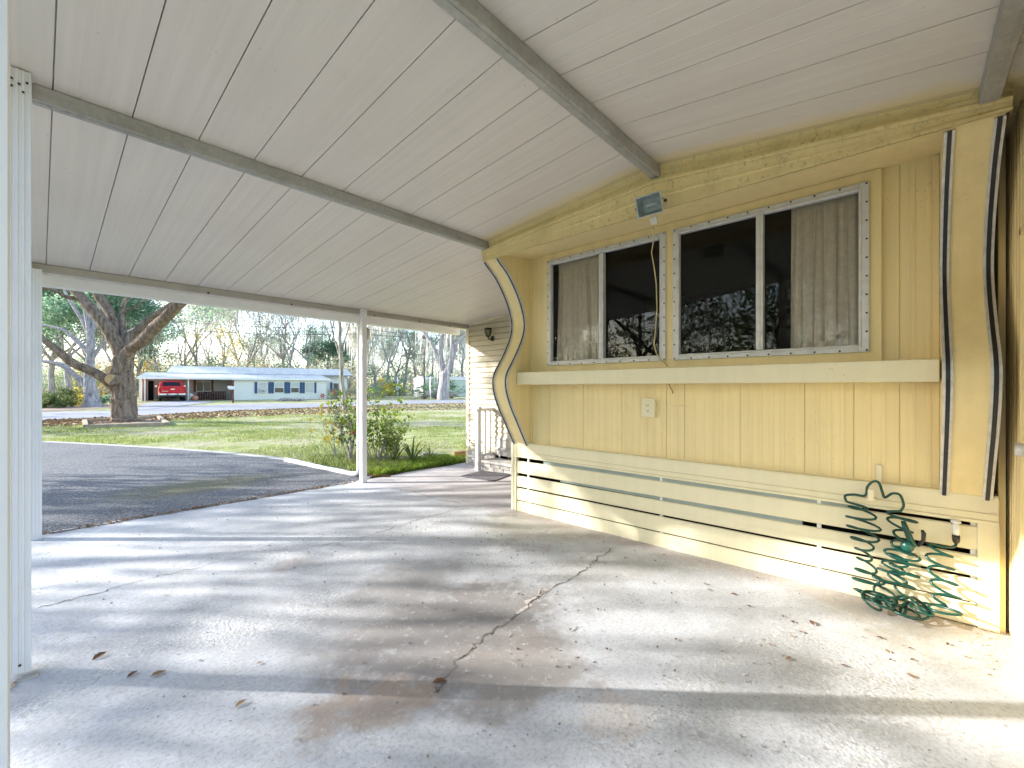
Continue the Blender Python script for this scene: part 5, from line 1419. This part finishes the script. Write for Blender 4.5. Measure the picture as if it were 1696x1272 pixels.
# white meter post
p=gnd(658.5,656); m=MB(); m.tube([(0,0,-.1),(0,0,3.2)],.09,8); m.box((-.28,-.10,1.0),(.28,.10,1.7),0,.02); m.box((-.14,-.14,.3),(.16,.14,.9),0,.02); o=tag(m.build('meter_post',M['white'],loc=tuple(p)),'white electric meter post left of the far mobile home','meter post')
# overhead lines
def cable(pts,lab):
    m=MB(); P_=[at(*q) for q in pts]; Q=[]
    for a,b in zip(P_[:-1],P_[1:]):
        for k in range(10):
            f=k/10; q=a.lerp(b,f); q.z-=math.sin(f*math.pi)*.25; Q.append(q)
    Q.append(P_[-1]); m.tube(Q,.022,4,cap=False); tag(m.build('overhead_line',M['black']),lab,'overhead line')
cable([(-250,520,46),(300,533,46),(590,543,50),(760,556,56),(1000,560,66)],'upper dark overhead line crossing above the white house')
cable([(-250,536,46),(300,546,46),(590,553,50),(1000,572,66)],'lower dark overhead line sagging above the white house roof')

# ---- far mobile home at the right
p=gnd(672,657); q=gnd(702.5,657.5); r_=gnd(800,656.2)
fh=empty('mobile_home',tuple(q),0,'grey green far mobile home with a white end wall behind the palmettos','mobile home')
E1=(p-q); E2=(r_-q); 
E1=Vector((E1.x,E1.y,0)); E2=Vector((E2.x,E2.y,0)); E2n=E2.normalized(); E1n=Vector((-E2n.y,E2n.x,0)); 
if E1n.dot(E1)<0: E1n=-E1n
Wd=E1.length*.9; hz=3.15
WG=lapmat('grey_green_siding',(.55,.60,.56),1.6)
def fq(a,b,z): return tuple(E1n*a+E2n*b+Vector((0,0,z)))
m=MB(); m.add([fq(0,0,0),fq(Wd,0,0),fq(Wd,0,hz-.3),fq(Wd*.5,0,hz+.05),fq(0,0,hz-.3)],[(0,1,2,3,4)]); m.build('end_wall',LAP,fh)
m=MB(); m.add([fq(0,0,0),fq(0,18,0),fq(0,18,hz-.3),fq(0,0,hz-.3)],[(0,1,2,3)]); m.build('side_wall',WG,fh)
m=MB(); 
m.add([fq(-.12,-.1,hz-.32),fq(-.12,18,hz-.32),fq(Wd*.5,18,hz+.08),fq(Wd*.5,-.1,hz+.08),fq(Wd+.12,-.1,hz-.32),fq(Wd+.12,18,hz-.32),fq(-.12,-.1,hz-.44),fq(-.12,18,hz-.44),fq(Wd*.5,-.1,hz-.04),fq(Wd+.12,-.1,hz-.44)],[(0,1,2,3),(3,2,5,4),(0,6,7,1),(0,3,8,6),(3,4,9,8)])
m.build('roof',M['mroof'],fh)
for b0 in (9.0,12.5):
    m=MB(); m.add([fq(-.05,b0,1.1),fq(-.05,b0+1.3,1.1),fq(-.05,b0+1.3,2.3),fq(-.05,b0,2.3)],[(0,1,2,3)]); m.build('window',DK,fh)
m=MB(); m.add([fq(Wd*.42,-.04,.25),fq(Wd*.62,-.04,.25),fq(Wd*.62,-.04,2.4),fq(Wd*.42,-.04,2.4)],[(0,1,2,3)]); m.build('door',WS,fh)
# low white picket edging in front of it
fe=gnd(752,655.8); m=MB()
for k in range(11): 
    m.obox(tuple(E2n*(k*.45)+Vector((0,0,.35))),E2n*.14,E1n*.02,(0,0,.35)); 
m.obox(tuple(E2n*2.3+Vector((0,0,.55))),E2n*2.6,E1n*.015,(0,0,.05)); tag(m.build('picket_fence',M['white'],loc=tuple(fe)),'low white picket edging in front of the far mobile home','fence')

# ---- red pickup truck, seen from behind
tk=empty('pickup_truck',(0,0,YARD+.02),0,'bright red pickup truck parked tail toward the street under the white house carport','pickup truck')
tc=gnd(286,665); d2=Vector((tc.x,tc.y,0)).normalized()
tk.location=(tc.x,tc.y,YARD+.02)
# local: +y forward (away from the viewer), x right
ang=math.atan2(nb.y,nb.x)-math.pi/2+R(9)
tk.rotation_euler.z=ang; SC=1.10; tk.scale=(SC,SC,SC)
RED=NT('red_car_paint'); RED.col((.62,.010,.020)); RED.b.inputs['Coat Weight'].default_value=.2; RED=RED.set(.45,0,.3)
def sec(y,w,z0,z1,rnd=.06,top=None):   # rounded section outline at y
    wt=top or w
    return [(-w+rnd,y,z0),(-w,y,z0+rnd),(-w,y,(z0+z1)*.5),(-wt,y,z1-rnd),(-wt+rnd,y,z1),(wt-rnd,y,z1),(wt,y,z1-rnd),(w,y,(z0+z1)*.5),(w,y,z0+rnd),(w-rnd,y,z0)]
def loft(m,secs,mi=0,caps=True):
    n=len(secs[0]); v=[p for s in secs for p in s]
    m.add(v,[(i*n+k,i*n+(k+1)%n,(i+1)*n+(k+1)%n,(i+1)*n+k) for i in range(len(secs)-1) for k in range(n)],mi,False)
    if caps: m.add(secs[0],[tuple(range(n))[::-1]],mi); m.add(secs[-1],[tuple(range(n))],mi)
m=MB()
loft(m,[sec(.02,.96,.62,1.33),sec(.15,.99,.55,1.35),sec(2.0,.99,.55,1.35),sec(4.2,.99,.52,1.34),sec(5.1,.97,.52,1.20),sec(5.7,.90,.55,1.08)])
m.build('body',RED,tk)
m=MB(); loft(m,[sec(2.02,.90,1.34,1.37,.02),sec(2.2,.88,1.34,1.86,.08,.76),sec(2.6,.90,1.34,1.92,.08,.74),sec(3.6,.90,1.34,1.90,.08,.74),sec(4.4,.86,1.30,1.36,.02)])
m.build('cab',RED,tk)
m=MB(); m.add([(-.68,1.99,1.42),(.68,1.99,1.42),(.62,2.15,1.79),(-.62,2.15,1.79),(-.68,2.2,1.42),(.68,2.2,1.42),(.62,2.3,1.79),(-.62,2.3,1.79)],[(0,1,2,3),(3,2,6,7),(0,3,7,4),(1,5,6,2),(0,4,5,1)]); m.build('rear_window',plain('tinted_glass',(.012,.012,.016),.25,spec=.4),tk)
m=MB(); m.box((-.86,-.015,.80),(.86,.03,1.34),0,.02); m.box((-.86,-.03,1.27),(.86,.0,1.33),0,.01); tg=m.build('tailgate',RED,tk)
GO=plain('chrome_emblem',(.75,.74,.68),.25,.5)
m=MB(); zz=1.10
m.prism([(-.17,-.02,zz-.015),(-.15,-.02,zz+.035),(-.05,-.02,zz+.035),(-.05,-.02,zz+.055),(.06,-.02,zz+.055),(.06,-.02,zz+.035),(.17,-.02,zz+.035),(.15,-.02,zz-.015),(.05,-.02,zz-.015),(.05,-.02,zz-.035),(-.06,-.02,zz-.035),(-.06,-.02,zz-.015)][::-1],(0,-.015,0)); m.build('emblem',GO,tg)
m=MB()
for k,x in enumerate((-.74,-.69,-.63,-.57,-.52,-.46,-.41,-.36)): m.box((x,-.022,.90),(x+.036,-.012,.94 if k%3 else .95))
m.build('badge',GO,tg)
for s_ in (-1,1):
    m=MB(); m.box((s_*.875,-.02,.86),(s_*.985,.06,1.28),0,.02); m.build('tail_light',plain('tail_lamp_red',(.30,.01,.012),.2),tk)
    m=MB(); m.box((s_*1.0,3.75,1.28),(s_*1.2,3.85,1.52),0,.03); m.build('mirror',GO,tk)
m=MB(); m.box((-.95,-.18,.56),(-.30,.04,.72),0,.03); m.box((.30,-.18,.56),(.95,.04,.72),0,.03); m.box((-.30,-.16,.58),(.30,.02,.70),0,.02); bu=m.build('bumper',GO,tk)
m=MB(); m.box((-.97,-.16,.42),(.97,.02,.57),0,.02); m.box((-.44,-.19,.60),(-.32,-.12,.70)); m.box((.32,-.19,.60),(.44,-.12,.70)); m.build('bumper_trim',M['black'],tk)
m=MB(); m.box((-.16,-.175,.58),(.16,-.162,.72)); m.build('license_plate',M['white_pl'],tk)
m=MB(); m.box((-.8,.3,.32),(.8,4.8,.56)); m.build('chassis',M['dark'],tk)
for x in (-.93,.93):
    for y in (1.25,4.75):
        m=MB(); m.lathe([(.22,-.13),(.36,-.13),(.39,-.09),(.39,.09),(.36,.13),(.22,.13)],(x*.93,y,.39),22,0,'x'); wv=m.build('wheel',M['black'],tk)
        m=MB(); m.lathe([(0,-.11),(.10,-.12),(.22,-.10),(.22,.10),(.10,.12),(0,.11)],(x*.93,y,.39),16,0,'x'); m.build('rim',M['alu'],wv)

# ================================================================ SUN, SKY, CAMERA
SD=Vector((-.635,.772,0)).normalized(); EL=R(20.3)
sd=Vector((SD.x*math.cos(EL),SD.y*math.cos(EL),math.sin(EL)))
L=bpy.data.lights.new('sun','SUN'); L.energy=SUN_E; L.angle=R(.53); L.color=(1,.985,.95)
lo=bpy.data.objects.new('sun',L); C.objects.link(lo); lo.rotation_euler=sd.to_track_quat('Z','Y').to_euler(); lo.location=(-10,12,9)
wd=bpy.data.worlds.new('World'); sc.world=wd; wd.use_nodes=True
n=wd.node_tree.nodes; bg=n['Background']; sk_=n.new('ShaderNodeTexSky'); sk_.sky_type='NISHITA'; sk_.sun_disc=False
sk_.sun_elevation=EL; sk_.sun_rotation=math.atan2(SD.x,SD.y)%(2*math.pi); sk_.air_density=1.0; sk_.dust_density=.9; sk_.ozone_density=1.2
wd.node_tree.links.new(sk_.outputs[0],bg.inputs[0]); bg.inputs[1].default_value=SKY_S
cam=bpy.data.cameras.new('camera'); co=bpy.data.objects.new('camera',cam); C.objects.link(co)
co.location=(0,0,H); co.rotation_euler=(R(90),0,-R(47.57)); cam.sensor_width=36; cam.lens=36*FPX/1696; cam.shift_y=7/1696
cam.clip_start=.02; cam.clip_end=2000
sc.camera=co
sc.view_settings.view_transform='Standard'; sc.view_settings.look='None'; sc.view_settings.exposure=EXPO; sc.view_settings.gamma=1
sc.cycles.max_bounces=8; sc.cycles.diffuse_bounces=3; sc.cycles.transparent_max_bounces=10; sc.cycles.sample_clamp_indirect=6; sc.cycles.use_adaptive_sampling=True; sc.cycles.adaptive_threshold=.02
